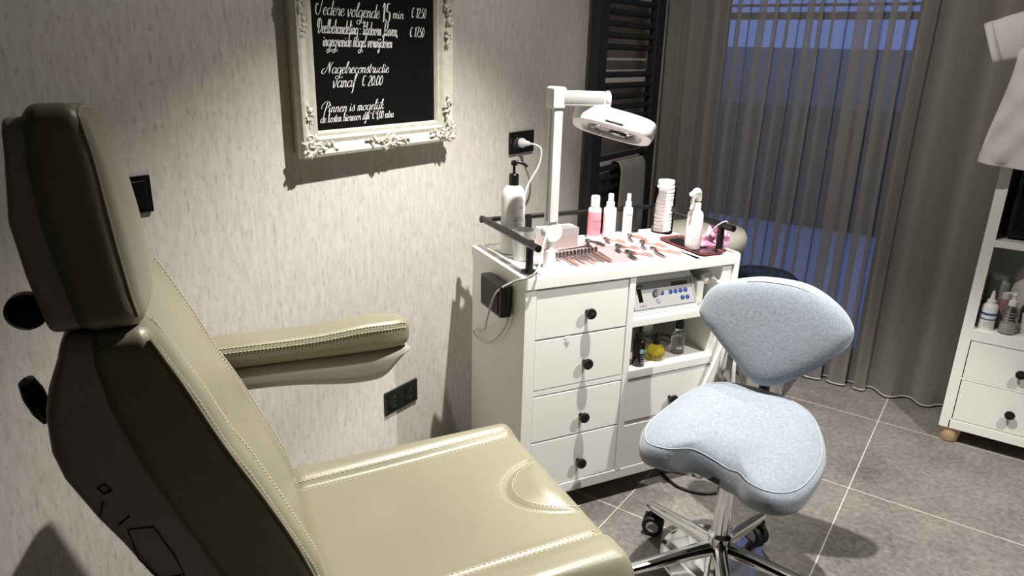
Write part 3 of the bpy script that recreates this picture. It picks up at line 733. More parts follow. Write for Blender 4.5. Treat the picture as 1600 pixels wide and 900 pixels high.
# face mask hanging on the right front post
t = cthing('face_mask', 'pink folded face mask hanging from the right front rail post', 'face mask', .742, .03, .90)
mo = closed_spline([(-.052, -.070, 0), (-.040, -.040, 0), (-.018, -.004, 0), (-.004, .004, 0), (.022, -.012, 0), (.044, -.034, 0), (.047, -.050, 0), (.034, -.074, 0), (.006, -.072, 0), (-.020, -.074, 0)], 4)
bm, mc = pad([(p[0], p[1]) for p in mo], .018, lambda x, y: .005*math.sin(x*120+y*60)+.004*math.sin(y*150), 10, .5, .6)
for v in bm.verts: v.co = Vector((v.co.x, .050-v.co.z-.35*v.co.x, v.co.y))
o = link('mask_fabric', bm, M_mask, t, True)
tubeobj('ear_loop', [(-.030, .045, -.03), (-.028, .020, .004), (-.012, .0, .024), (.006, .006, .016), (.024, .022, -.008), (.036, .032, -.03)], .0018, M_cotton, t, 8)
# pink paper sheets
def sheet(label, pts, z, mt):
    bm = bmesh.new(); prism(bm, pts, CHT+z, CHT+z+.0008)
    for v in bm.verts: v.co = CABM @ v.co
    return tag(link('paper_sheet', bm, mt), label, 'paper', 'pink paper sheets on the cabinet top')
sheet('pale pink paper sheet under the nail tools at the front of the cabinet', [(.160, .035), (.375, -.004), (.62, -.004), (.60, .20), (.385, .245), (.172, .215)], .0002, M_paper)
sheet('pink paper sheet under the three bottles behind the nippers', [(.385, .215), (.60, .17), (.705, .27), (.66, .365), (.42, .372)], .0012, M_paper)
sheet('white paper sheet under the dark tray at the right front', [(.60, -.004), (.745, -.004), (.745, .23), (.61, .21)], .0002, mat('white_paper', (.80, .74, .73), .8))
sheet('pink paper sheet beside the carton behind the lamp', [(.165, .222), (.36, .25), (.37, .345), (.175, .335)], .0002, M_paper)
# nippers
def nipper(label, head, h1, h2, grip):
    hx, hy = head; t = cthing('nail_nipper', label, 'nail nipper', hx, hy, CHT+.003, 0, 'nail nippers on the pink paper')
    a = Vector((h1[0]-hx, h1[1]-hy, 0)); b = Vector((h2[0]-hx, h2[1]-hy, 0)); mid = (a.normalized()+b.normalized()).normalized()
    nrm = Vector((-mid.y, mid.x, 0)); piv = mid*.022
    for tgt, s in ((a, 1), (b, -1)):
        side = nrm if (tgt.dot(nrm) > 0) else -nrm
        p = [piv-side*.002-mid*.004, piv+side*.008+mid*.012, tgt*.55+side*.006, tgt*.95]
        bm = bmesh.new(); q = spline(p, 6); tube(bm, [Vector((v.x, v.y, .0045)) for v in q], [.0035+.0015*math.sin(PI*min(1, i/len(q))) for i in range(len(q))], 8)
        link('handle', bm, grip if s > 0 else M_steeld, t, True)
    for s in (1, -1):
        bm = bmesh.new(); q = spline([piv+nrm*s*.001, piv-mid*.010+nrm*s*.0065, mid*.002+nrm*s*.002, -mid*.001], 5)
        tube(bm, [Vector((v.x, v.y, .0045)) for v in q], [.005-.0035*i/len(q) for i in range(len(q))], 8); link('jaw', bm, M_steeld, t, True)
    latheobj('pivot', [(.0055, .0), (.0055, .008), (.003, .0095), (0, .0095)], M_steel, t, piv, 14)
nipper('rearmost nail nipper, beside the black rail post', (.564, .322), (.575, .213), (.517, .224), M_rose)
nipper('nail nipper in the middle row left of the tray', (.549, .228), (.590, .124), (.500, .124), M_rose)
nipper('nail nipper left of the middle pair, handles towards the front', (.444, .220), (.488, .136), (.403, .127), M_rose)
nipper('nail nipper nearest the front edge beside the small tools', (.429, .140), (.481, .044), (.404, .034), M_rose)
nipper('nail nipper nearest the tray corner at the front edge', (.531, .146), (.580, .034), (.503, .024), M_rose)
nipper('nail nipper lying just in front of the white spray bottle', (.452, .306), (.490, .222), (.432, .232), M_rose)
nipper('nail nipper lying just in front of the pink bottle', (.380, .305), (.402, .215), (.345, .212), M_steeld)
# small tools: dark-headed instruments in a rack row
for i in range(13):
    f = i/12; u0 = .172+.170*f; v0 = .158+.020*f; u1 = .160+.166*f+random.uniform(-.006, .006); v1 = .040+.010*f+random.uniform(-.008, .008)
    ordn = ('leftmost', 'second', 'third', 'fourth', 'fifth', 'sixth', 'seventh', 'eighth', 'ninth', 'tenth', 'eleventh', 'twelfth', 'rightmost')[i]
    t = cthing('nail_tool', ordn+(' steel nail tool' if i in (0, 12) else ' steel nail tool from the left')+' in the row beside the lamp foot', 'nail tool', u0, v0, CHT+.0015, 0, 'nail tools in a row beside the lamp')
    d = Vector((u1-u0, v1-v0, 0)); L = d.length; d.normalize(); n_ = Vector((-d.y, d.x, 0)); kind = i % 4
    bm = bmesh.new(); N = 8
    if kind in (0, 2):
        tube(bm, [d*(L*k/N)+Vector((0, 0, .004)) for k in range(N+1)], [.0016, .0022, .003, .003, .0028, .0026, .0022, .0016, .0007], 8); link('shaft', bm, M_steel, t, True)
    elif kind == 1:
        for s in (1, -1): tube(bm, [d*(L*k/N)+n_*s*(.0035*math.sin(PI*k/N))+Vector((0, 0, .004)) for k in range(N+1)], .0014, 6)
        link('shaft', bm, M_steel, t, True)
    else:
        vs = [d*(L*a)+n_*b for a, b in ((0, -.003), (0, .003), (.8, .004), (1, .001), (1, -.001), (.8, -.004))]
        prism(bm, [(v.x, v.y) for v in vs], .002, .0045); link('shaft', bm, M_rose if i % 8 == 3 else M_steel, t)
    latheobj('head', [(.0, 0), (.004, .001), (.0052, .006), (.0052, .013), (.0035, .016), (.0, .016)], M_steeld, t, Vector((0, 0, 0))-d*.002, 12)
for i, (p, q_, lab) in enumerate((((.250, .268), (.330, .283), 'flat steel file lying in front of the carton'), ((.236, .232), (.362, .246), 'thin steel probe behind the row of nail tools'))):
    t = cthing('nail_file', lab, 'nail file', p[0], p[1], CHT+.0012)
    d = Vector((q_[0]-p[0], q_[1]-p[1], 0)); n_ = Vector((-d.y, d.x, 0)).normalized()*(.006, .003)[i]
    bm = bmesh.new(); prism(bm, [tuple((d*a+n_*b)[:2]) for a, b in ((0, -.5), (0, .5), (.3, .5), (.5, 1), (.93, 1), (1, .4), (1, -.4), (.93, -1), (.5, -1), (.3, -.5))], 0, .0025); link('blade', bm, M_steeld, t)
    bm = bmesh.new(); prism(bm, [tuple((d*a+n_*b)[:2]) for a, b in ((0, -.7), (0, .7), (.28, .7), (.28, -.7))], 0, .004); link('grip', bm, M_steel, t)
# drill unit on the upper shelf
t = cthing('drill_unit', 'white pedicure drill unit with blue buttons on the upper shelf', 'drill unit', .395, .03, .640)
bm = bmesh.new(); vs = []
prof = [(.0, .0), (.0, .012), (.048, .098), (.052, .112), (.20, .130), (.215, .12), (.215, .0)]
for x in (0, .262): vs.append([bm.verts.new((x, y, z)) for y, z in prof])
n = len(prof)
for k in range(n): bm.faces.new((vs[0][k], vs[0][(k+1) % n], vs[1][(k+1) % n], vs[1][k]))
bm.faces.new(vs[0][::-1]); bm.faces.new(vs[1]); bmesh.ops.bevel(bm, geom=list(bm.edges), offset=.004, segments=2, affect='EDGES')
edge_smooth(link('housing', bm, M_whitepl, t), 35)
PA = math.atan2(.086, .048); PM = Matrix.Translation((0, -.001, .012)) @ Matrix(((1, 0, 0, 0), (0, math.cos(PA), -math.sin(PA), 0), (0, math.sin(PA), math.cos(PA), 0), (0, 0, 0, 1)))
def pnl(name, x0, x1, y0, y1, h, mt, par, bev=.0005):
    bm = bmesh.new(); box(bm, x0, x1, y0, y1, -.001, h, bev)
    for v in bm.verts: v.co = PM @ v.co
    return link(name, bm, mt, par)
pp = pnl('panel_border', .010, .254, .006, .094, .0012, M_ink_b, t)
pnl('panel_face', .012, .252, .008, .058, .0018, M_whitepl, pp); pnl('panel_upper', .012, .252, .058, .092, .0018, M_greypan, pp)
pnl('display', .034, .050, .030, .074, .0026, M_glossb, pp); pnl('nameplate', .022, .060, .080, .086, .0026, M_ink_b, pp); pnl('vent_grille', .170, .236, .070, .085, .0026, M_steeld, pp)
def btn(x, y, r, mt, h=.004, name='button'):
    bm = bmesh.new(); lathe(bm, [(r, 0), (r, h*.7), (r*.8, h), (0, h)], (0, 0, 0), 18)
    for v in bm.verts: v.co = PM @ (v.co+Vector((x, y, .001)))
    return edge_smooth(link(name, bm, mt, pp), 50)
for x in (.128, .162, .182, .202, .222): btn(x, .052, .0075, M_blue)
for x in (.204, .224): btn(x, .028, .0075, M_blue)
btn(.108, .028, .008, M_blue, .002, 'indicator'); btn(.108, .028, .006, M_whitepl, .003, 'indicator')
btn(.104, .055, .013, M_blue, .002, 'dial_ring'); btn(.104, .055, .0105, M_greypan, .022, 'speed_dial')
text_on('print', 'HF-S', M_ink_d, pp, lambda x, y: PM @ Vector((.034+x, .014+y, .0022)), width=.026, height=.010, shear=.2)
hr = latheobj('handpiece_cradle', [(.0, 0), (.016, .004), (.020, .02), (.016, .04), (.0, .05)], M_whitepl, t, (.292, .03, .085), 20, AX_X, 1, .8)
boxes('cradle_post', [(.268, .300, .02, .08, 0, .08)], M_whitepl, t, .006)
t = latheobj('red_bowl', [(.028, 0), (.04, .012), (.046, .016), (.030, .018)], M_red, None, cabw(.53, .16, .7685)); tag(t, 'small red dish on top of the drill unit under the cabinet top', 'dish')
# drill hoses
tg = tubeobj('drill_hose', [cw(.705, .03, .735), cw(.735, -.03, .70), cw(.75, -.035, .60), cw(.715, -.025, .47), cw(.672, -.02, .34), cw(.66, -.03, .20), cw(.70, -.03, .06), cw(.74, -.01, .012)], .0065, M_whitepl); tag(tg, 'white drill hose hanging in front of the right drawers', 'hose')
tg = tubeobj('suction_hose', [cw(.775, -.02, .72), cw(.79, -.055, .60), cw(.765, -.06, .46), cw(.785, -.055, .30), cw(.80, -.04, .10), cw(.80, -.02, .014)], .0062, M_whitepl); tag(tg, 'white suction hose hanging off the right cabinet corner', 'hose')
t = cthing('side_holder', 'white rounded holder hooked on the right side of the drawer cabinet', 'holder', .762, .05, .40)
link('holder_body', rbox(.0, .022, -.06, .16, .0, .425, .010, (6, 16, 24)), M_whitepl, t, True)
link('waste_bag', rbox(.022, .05, -.03, .14, .0, .20, .014, (6, 14, 14), lambda p: (p.x+.008*math.sin(p.y*60+p.z*20), p.y, p.z)), mat('white_bag', (.72, .72, .71), .45), t, True)
# lower shelf bottles
t = cthing('dropper_bottle', 'black spray dropper bottle at the left of the lower shelf', 'bottle', .437, .032, .468, 0, 'bottles on the lower shelf')
b = latheobj('body', [(.0185, 0), (.021, .003), (.021, .078), (.017, .088), (.010, .092)], M_amber, t, ang=50)
latheobj('cap', [(.012, .092), (.012, .110), (.006, .113), (.0065, .122), (.0045, .136), (0, .138)], M_blackm, t)
latheobj('round_label', [(.0, 0), (.0085, 0), (.0085, .001), (0, .001)], M_green, b, (-.004, -.0208, .055), 20, AX_NY)
text_on('print', 'oil', M_ink, b, cyl_wrap(0, 0, .0213, .014, math.radians(-105)), width=.012, height=.012)
for k in range(3): text_on('print', 'natural', M_ink, b, cyl_wrap(0, 0, .0213, .038-.007*k, math.radians(-110)), width=.018, height=.005)
t = cthing('dropper_bottle', 'round clear dropper bottle with yellow oil in the middle of the lower shelf', 'bottle', .519, .050, .468, 0, 'bottles on the lower shelf')
latheobj('body', [(.014, 0), (.024, .006), (.030, .020), (.0305, .030), (.026, .043), (.016, .051), (.0105, .054), (.0105, .058)], M_oil, t, ang=70)
latheobj('cap', [(.012, .056), (.012, .072), (.0065, .076), (.007, .084), (.0045, .094), (0, .096)], M_blackm, t)
t = cthing('dropper_bottle', 'clear glass dropper bottle with black cap at the right of the lower shelf', 'bottle', .623, .068, .468, 0, 'bottles on the lower shelf')
b = latheobj('body', [(.020, 0), (.023, .003), (.023, .072), (.018, .083), (.011, .087), (.011, .092)], M_glass, t, ang=50)
latheobj('liquid', [(.019, .004), (.0212, .006), (.0212, .058), (.0, .058)], mat('pale_liquid', (.85, .84, .80), .05, trans=.9, ior=1.33), b)
latheobj('cap', [(.0135, .089), (.0135, .112), (.0095, .115), (.010, .124), (.006, .132), (0, .133)], M_blackm, t)
text_on('print', 'serum', M_ink, b, cyl_wrap(0, 0, .0234, .02, math.radians(-140)), width=.02, height=.014)
t = cthing('white_tube', 'white tube standing behind the clear bottle on the lower shelf', 'tube', .605, .22, .468)
link('tube_body', rbox(-.022, .022, -.014, .014, .02, .135, .012, (8, 8, 14), lambda p: (p.x, p.y*(1-.7*sstep(.05, .135, p.z)), p.z)), M_whitepl, t, True); latheobj('cap', [(.014, 0), (.014, .022)], M_whitepl, t)
t = cthing('cotton_packet', 'beige packet leaning at the back of the lower shelf', 'packet', .50, .24, .468)
link('packet_body', rbox(-.05, .05, -.03, .03, 0, .125, .02, (12, 10, 12), lambda p: (p.x+.004*math.sin(p.z*90), p.y+.006*math.sin(p.x*70+p.z*40), p.z)), mat('beige_film', (.50, .44, .37), .5), t, True); boxes('seal_strip', [(-.04, .04, -.002, .002, .118, .14)], mat('beige_film'), t)
t = tubeobj('coiled_cord', [cw(.585, .14, .474), cw(.62, .20, .478), cw(.675, .20, .474), cw(.69, .14, .474), cw(.64, .12, .482), cw(.60, .17, .486), cw(.56, .25, .474)], .004, M_steeld); tag(t, 'grey cord coiled behind the bottles on the lower shelf', 'cord')
bm = bmesh.new(); prism(bm, [(0, 0), (.020, 0), (.011, -.017)], -.0005, .0005)
for v in bm.verts: v.co = CABM @ Vector((.136+v.co.x, -.0025+v.co.z, .627+v.co.y))
tag(link('paper_tag', bm, M_ink), 'small white paper corner stuck in the gap below the top left drawer', 'paper')
t = tubeobj('floor_cable', [cw(.60, .055, .006), cw(.60, -.04, .006), cw(.66, -.11, .006), cw(.76, -.12, .006), cw(.83, -.04, .006), cw(.86, .08, .006)], .005, M_black); tag(t, 'black cable looping out on the floor from under the drawer cabinet', 'cable')

# ================================================================== LEFT WALL FITTINGS
# price board in an ornate frame (local x -> +y, local y -> +z, out of wall -> +x)
FR = thing('price_board', 'black price list board in an ornate cream frame on the wall', 'framed sign', (.001, 1.170, 1.156))
FWD_, FH = .587, .784
def loop_frame(name, secs, mt):
    bm = bmesh.new(); V = []
    for ins, dx in secs:
        V.append([bm.verts.new((dx, a, b)) for a, b in ((ins, ins), (FWD_-ins, ins), (FWD_-ins, FH-ins), (ins, FH-ins))])
    for p_, q_ in zip(V, V[1:]):
        for k in range(4): bm.faces.new((p_[k], p_[(k+1) % 4], q_[(k+1) % 4], q_[k]))
    return edge_smooth(link(name, bm, mt, FR), 25)
loop_frame('frame', [(.012, .0), (.010, .022), (.003, .026), (.0, .040), (.003, .050), (.010, .053), (.020, .049), (.034, .041), (.040, .043), (.045, .045), (.049, .041), (.052, .036), (.056, .037), (.060, .037), (.064, .030), (.066, .024)], M_cream)
boxes('board', [(.0, .026, .060, FWD_-.060, .060, FH-.060)], M_board, FR, 0)
TX = .0265
LOOP = [(.75, .85), (.4, 1), (.08, .55), (.2, .05), (.5, .1), (.75, .6)]
ASC = [(.1, .4), (.45, 1.7), (.38, 2.05), (.22, 1.5), (.15, 0)]
GL = {'a': (.95, LOOP, [(.78, 1), (.72, .3), (.82, .02), (1.05, .3)]), 'b': (.82, [(.1, .4), (.42, 1.7), (.35, 2.05), (.18, 1.5), (.12, .3), (.4, 0), (.75, .4), (.6, .9), (.3, .7)]),
'c': (.7, [(.65, .8), (.4, 1), (.1, .55), (.25, .02), (.55, .1), (.75, .35)]), 'd': (.95, LOOP, [(.9, 2.0), (.74, .3), (.82, .02), (1.05, .3)]),
'e': (.7, [(.1, .45), (.5, .6), (.55, .95), (.3, 1), (.08, .5), (.25, .02), (.55, .1), (.75, .35)]), 'f': (.62, [(.1, .4), (.6, 1.7), (.55, 2.05), (.35, 1.6), (.2, -.6), (.0, -.9)], [(.1, .95), (.6, 1.0)]),
'g': (.95, LOOP, [(.78, 1), (.7, -.4), (.3, -1.0), (-.1, -.75), (.2, -.4), (.75, -.75), (1.2, -.75), (1.15, -.45)]), 'h': (.9, ASC, [(.18, .4), (.5, 1), (.68, .8), (.62, .2), (.75, .02), (.95, .3)]),
'i': (.42, [(.15, .9), (.1, .25), (.2, .02), (.45, .3)], [(.22, 1.4), (.18, 1.22)]), 'j': (.45, [(.25, .95), (.15, -.5), (-.1, -.9), (-.3, -.65), (.1, -.25), (.5, .3)], [(.32, 1.4), (.28, 1.22)]),
'k': (.8, ASC, [(.65, 1), (.25, .5), (.5, .3), (.6, .02), (.85, .3)]), 'l': (.45, [(.05, .3), (.45, 1.7), (.38, 2.05), (.2, 1.4), (.15, .2), (.28, .02), (.5, .3)]),
'm': (1.1, [(.14, 1), (.1, 0)], [(.12, .5), (.35, 1), (.48, .8), (.45, 0)], [(.47, .5), (.7, 1), (.85, .8), (.8, .2), (.92, .02), (1.1, .3)]), 'n': (.82, [(.14, 1), (.1, 0)], [(.12, .5), (.4, 1), (.58, .8), (.52, .2), (.64, .02), (.85, .3)]),
'o': (.8, [(.45, 1), (.1, .6), (.2, .02), (.55, .1), (.68, .6), (.45, 1), (.85, .85)]), 'p': (.8, [(.2, 1.05), (.1, -.9)], [(.16, .5), (.45, 1), (.7, .6), (.5, .02), (.2, .15)]),
'r': (.7, [(.05, .5), (.22, 1.1), (.3, .9), (.55, .85), (.45, .25), (.55, .02), (.75, .3)]), 's': (.65, [(.0, .2), (.45, 1.15), (.45, .8), (.55, .3), (.3, 0), (.1, .15)]),
't': (.5, [(.3, 1.6), (.15, .25), (.28, .02), (.5, .3)], [(.05, 1.05), (.5, 1.1)]), 'u': (.85, [(.14, 1), (.1, .25), (.25, 0), (.5, .4), (.6, 1)], [(.62, 1), (.56, .2), (.68, .02), (.9, .3)]),
'v': (.75, [(.1, 1), (.2, .1), (.3, 0), (.6, .8), (.5, 1.05), (.8, .95)]), 'w': (1.05, [(.1, 1), (.15, .1), (.3, .05), (.48, .8)], [(.5, 1), (.5, .1), (.65, .05), (.9, .8), (.8, 1.05), (1.05, .95)]),
'x': (.7, [(.05, .9), (.2, 1), (.5, .05), (.7, .2)], [(.6, 1), (.05, 0)]), 'z': (.75, [(.1, .95), (.6, 1), (.15, .1), (.6, .05), (.75, .3)]),
'I': (1.2, [(.3, 1.2), (.15, 1.5), (-.05, 1.2), (.0, .4), (.35, -.05), (.7, .4), (.95, 2.2)], [(.45, 1.95), (.8, 2.2), (1.3, 2.1)]), 'D': (1.25, [(.55, 2.0), (.35, .1)], [(.15, .0), (.6, .0), (1.1, .7), (1.0, 1.7), (.5, 2.15), (.05, 1.7), (.05, .9), (.25, .8)]),
'N': (1.25, [(-.2, .9), (-.55, .6), (-.6, .1), (-.2, .0), (.2, .6), (.6, 1.9)], [(.62, 1.95), (.78, .0)], [(.78, 0), (1.0, 1.5), (1.3, 1.95)]), 'P': (1.05, [(.6, 1.8), (.25, -.3)], [(-.3, .7), (-.35, 1.3), (.2, 1.95), (.8, 2.0), (1.1, 1.6), (.8, 1.0), (.45, .9)]),
'0': (.75, [(.4, 1.7), (.05, .9), (.25, .02), (.6, .4), (.65, 1.2), (.4, 1.7)]), '1': (.5, [(.05, 1.3), (.35, 1.7), (.22, 0)]), '2': (.75, [(.1, 1.3), (.4, 1.7), (.65, 1.3), (.05, .05), (.65, .05)]),
'5': (.75, [(.7, 1.7), (.3, 1.65), (.2, 1.0), (.6, .9), (.55, .2), (.2, 0), (.05, .3)]), '7': (.7, [(.05, 1.65), (.7, 1.7), (.25, 0)]), '€': (.9, [(.8, 1.5), (.4, 1.7), (.12, .9), (.35, .02), (.75, .25)], [(0, 1.0), (.5, 1.05)], [(0, .75), (.45, .8)]),
'.': (.3, [(.1, .16), (.08, .0)]), ',': (.35, [(.15, .15), (.05, -.3)]), ':': (.4, [(.15, .95), (.13, .8)], [(.12, .2), (.1, .05)]), ' ': (.5,)}
def wt(s, y0, y1, z, xh, shear=.22, t0=.05, t1=.15):
    adv = 0; items = []
    for c in s:
        g = GL[c]
        for st in g[1:]: items.append([(adv+x+shear*y, y) for x, y in st])
        adv += g[0]
    k = (y1-y0)/adv; bm = bmesh.new()
    for st in items:
        p = spline([(x*k, y*xh, 0) for x, y in st], 6); n = len(p); V = []
        for i, q in enumerate(p):
            d = (p[min(i+1, n-1)]-p[max(i-1, 0)]).normalized(); w_ = .5*xh*(t0+t1*abs(d.y)**1.5*(1 if d.y < 0 else .45))
            nn = Vector((-d.y, d.x, 0))*w_
            V.append([bm.verts.new((TX+.0002, y0-1.170+u.x, z-1.156+u.y)) for u in (q+nn, q-nn)])
        for a_, b_ in zip(V, V[1:]): bm.faces.new((a_[0], a_[1], b_[1], b_[0]))
    link('lettering', bm, M_ink, FR)
wt('Iedere volgende', 1.252, 1.470, 1.502, .0175); wt('15', 1.480, 1.512, 1.494, .028, .1); wt('min', 1.522, 1.566, 1.505, .014, .1)
wt('€ 12.50', 1.596, 1.658, 1.511, .0155)
wt('Deelbehandeling : likdoorn ,kloven,', 1.254, 1.540, 1.459, .0165); wt('€ 17.50', 1.588, 1.648, 1.459, .0155)
wt('ingegroeide nagel verwijderen', 1.270, 1.516, 1.428, .0155)
wt('Nagelreconstructie', 1.272, 1.500, 1.362, .0145); wt('vanaf', 1.294, 1.374, 1.327, .0165); wt('€ 20.00', 1.396, 1.474, 1.329, .0155)
wt('Pinnen is mogelijk', 1.258, 1.476, 1.265, .0135); wt('de kosten hiervoor zijn', 1.248, 1.420, 1.240, .0115); wt('€ 1,00', 1.430, 1.474, 1.240, .0125); wt('extra', 1.480, 1.514, 1.240, .0115)
def ornament(parts_seed, cy_, cz, w, h, n, scrolls):
    rnd = random.Random(parts_seed); bm = bmesh.new()
    for k in range(n):
        a = rnd.uniform(0, 2*PI); rr = math.sqrt(rnd.random()); y = cy_+w*rr*math.cos(a); z = cz+h*rr*math.sin(a)
        L = rnd.uniform(.005, .012); an = a+rnd.uniform(-.6, .6); R = Matrix.Rotation(an, 3, 'X')
        mtx = Matrix.Translation((.0485+rnd.uniform(0, .006), y, z)) @ R.to_4x4() @ Matrix.Diagonal((.0045, L, L*.45, 1))
        bmesh.ops.create_icosphere(bm, subdivisions=1, radius=1, matrix=mtx)
    for (sy_, sz_, rad, d, a0) in scrolls:
        tube(bm, [Vector((.053, cy_+sy_+d*rad*(1-k/26)*math.cos(a0+k*.42), cz+sz_+rad*(1-k/26)*math.sin(a0+k*.42))) for k in range(20)], [.0045-.0001*k for k in range(20)], 7)
    return link('ornament', bm, M_cream, FR, True)
ornament(1, .026, .030, .030, .026, 46, ((.0, .0, .020, 1, 2.5), (.020, -.006, .012, -1, 1.0), (-.006, .022, .012, 1, 4)))
ornament(2, FWD_-.026, .030, .032, .030, 46, ((.0, .0, .022, -1, 2.5), (-.022, -.006, .012, 1, 1.0), (.006, .026, .013, -1, 4)))
ornament(3, FWD_/2+.005, .020, .040, .018, 40, ((.014, .0, .016, 1, 0), (-.014, .0, .016, -1, 0), (0, .016, .009, 1, 1.5)))
ornament(31, FWD_/2-.055, .026, .025, .010, 14, ()); ornament(32, FWD_/2+.062, .026, .025, .010, 14, ())
ornament(33, .085, .026, .03, .012, 14, ()); ornament(34, FWD_-.085, .026, .03, .012, 14, ())
ornament(4, FWD_-.024, FH/2+.005, .020, .050, 44, ((.0, .018, .018, 1, .5), (0, -.018, .018, -1, .5), (.008, -.045, .012, 1, 2)))
ornament(5, FWD_-.028, FH/2-.085, .010, .03, 14, ()); ornament(6, .018, FH/2-.01, .016, .04, 30, ((0, .0, .014, 1, .5),)); ornament(7, .022, FH/2-.085, .010, .03, 12, ())
ornament(8, FWD_-.03, .105, .012, .03, 14, ()); ornament(9, .024, .105, .010, .03, 14, ())
ornament(10, .026, FH-.030, .03, .026, 30, ()); ornament(11, FWD_-.026, FH-.030, .03, .026, 30, ()); ornament(12, FWD_/2, FH-.022, .04, .018, 30, ())

def plate(name, label, cat, y0, y1, z0, z1, kind):
    t = thing(name, label, cat, (.0, (y0+y1)/2, (z0+z1)/2)); hy, hz = (y1-y0)/2, (z1-z0)/2
    boxes('cover_plate', [(0, .009, -hy, hy, -hz, hz)], M_glossb, t, .0015)
    n = 2 if hy > hz*1.3 else 1
    for k in range(n):
        c = (k-(n-1)/2)*hy if n == 2 else 0
        if kind == 'socket':
            bm = bmesh.new(); box(bm, .009, .0105, c-.028, c+.028, -.030, .030, .001); ins = edge_smooth(link('insert', bm, M_black, t))
            latheobj('socket_well', [(.022, .0106), (.0205, .0116), (.0195, .0110), (.0190, .0108), (.0, .0108)], M_glossb, ins, (0, c, 0), 28, AX_X)
            bm = bmesh.new(); box(bm, .0108, .0125, c-.002, c+.002, -.0185, -.014, .0004); box(bm, .0108, .0125, c-.002, c+.002, .014, .0185, .0004); link('earth_clip', bm, M_steel, ins)
    if kind == 'switch':
        boxes('rocker', [(.009, .013, -.028, .028, .001, .029)], M_glossb, t, .001); boxes('rocker', [(.009, .013, -.028, .028, -.029, -.001)], M_glossb, t, .001)
        boxes('marker', [(.013, .0135, -.006, -.003, .013, .016)], M_ink, t, 0); boxes('marker', [(.013, .0135, -.006, -.003, -.017, -.014)], M_ink, t, 0)
    return t
plate('wall_switch', 'black double wall switch beside the headrest', 'switch', .716, .796, 1.081, 1.160, 'switch')
plate('wall_socket', 'black double wall socket below the armrest', 'socket', 1.465, 1.615, .294, .373, 'socket')
plate('wall_socket', 'black double wall socket behind the pump bottle with a white plug in it', 'socket', 2.128, 2.282, 1.071, 1.150, 'socket')
t = thing('power_plug', 'white plug with cord in the socket behind the pump bottle', 'plug', (.0125, 2.186, 1.110))
latheobj('plug_body', [(.0, 0), (.017, 0), (.0175, .012), (.011, .022), (.009, .034), (.006, .042), (0, .042)], M_whitepl, t, seg=20, axis=AX_X)
tubeobj('cord', [(.036, 0, 0), (.062, .012, -.004), (.080, .02, -.022), (.075, .012, -.08), (.06, -.04, -.16), (.055, -.06, -.30), (.03, -.02, -.60), (.02, 0, -.85)], .0036, M_whitepl, t)

# towel radiator
RD = thing('towel_radiator', 'tall black towel radiator on the left wall beside the curtain', 'radiator', (0, 2.60, 0))
boxes('side_post', [(.045, .085, .005, .085, .45, 2.05)], M_blackm, RD, .006)
boxes('side_post', [(.045, .085, .545, .625, .45, 2.05)], M_blackm, RD, .006)
def bar(z): tubeobj('rung', [(.065, .06, z), (.065, .57, z)], .0125, M_blackm, RD, 12, 0)
for z in (1.95, 1.91, 1.87, 1.83, 1.79, 1.68, 1.635, 1.590, 1.545, 1.50, 1.455, 1.345, 1.30, 1.255, 1.21, 1.165, 1.12, 1.00, .955, .91, .865, .82, .775, .66, .615, .57, .525): bar(z)
for y in (.045, .585):
    for z in (.6, 1.9): tubeobj('wall_bracket', [(.0, y, z), (.05, y, z)], .009, M_blackm, RD, 8, 0)
bm = bmesh.new()
def towel(bm, y0, y1, ztop, zf_, zb, n=14):
    rows = []
    prof = [(.0935, zf_), (.0935, zf_+.12), (.093, ztop-.03), (.090, ztop-.008), (.079, ztop+.0155), (.065, ztop+.0185), (.051, ztop+.0155), (.041, ztop-.01), (.039, ztop-.06), (.040, zb)]
    for i in range(n+1):
        y = y0+(y1-y0)*i/n
        rows.append([bm.verts.new((x+.002*math.sin(i*1.1+z*9)*(1 if x > .07 else .2), y+.006*math.sin(z*7+i*.2), z)) for x, z in prof])
    for a, b in zip(rows, rows[1:]):
        for k in range(len(prof)-1): bm.faces.new((a[k], a[k+1], b[k+1], b[k]))
towel(bm, 2.86, 3.12, .955, .56, .70); o = link('hand_towel', bm, M_towel, None, True); md = o.modifiers.new('thickness', 'SOLIDIFY'); md.thickness = .005; md.offset = 1
tag(o, 'grey towel folded over the lower rungs of the black radiator', 'towel')

# ================================================================== CURTAIN
rnd = random.Random(11); XE = 1.385
def meander():
    pts = []; x = .03
    while x < XE:
        wide = x > 1.12
        P = rnd.uniform(.14, .17) if wide else rnd.uniform(.085, .125); om = rnd.uniform(.9, 1.1) if wide else rnd.uniform(1.75, 2.05)
        n = 40; seg = [(0, 0)]
        for k in range(n):
            th = om*math.sin(2*PI*(k+.5)/n); seg.append((seg[-1][0]+math.cos(th), seg[-1][1]+math.sin(th)))
        kx = P/seg[-1][0]; ky = min(kx, .062/max(abs(q[1]) for q in seg))
        for q in seg[:-1]: pts.append((x+q[0]*kx, -q[1]*ky))
        x += P
    return pts
FOLDS = meander()
ZS = (.012, .03, .2, .5, .9, 1.3, 1.7, 2.1, 2.40)
bm = bmesh.new(); G = []
for i, (x, y) in enumerate(FOLDS):
    row = []
    for z in ZS:
        k = .62+.45*(1-z/2.4)
        row.append(bm.verts.new((x+.008*math.sin(i*.021+z*1.7), 3.375+y*k+.004*math.sin(i*.05+z*2.3), z)))
    G.append(row)
for a, b in zip(G, G[1:]):
    for k in range(len(ZS)-1): bm.faces.new((a[k], b[k], b[k+1], a[k+1]))
hem = [r[0].co.copy() for r in G]
cur = link('sheer_curtain', bm, M_sheer, None, True); tag(cur, 'sheer taupe floor-length curtain in soft folds before the window', 'curtain')
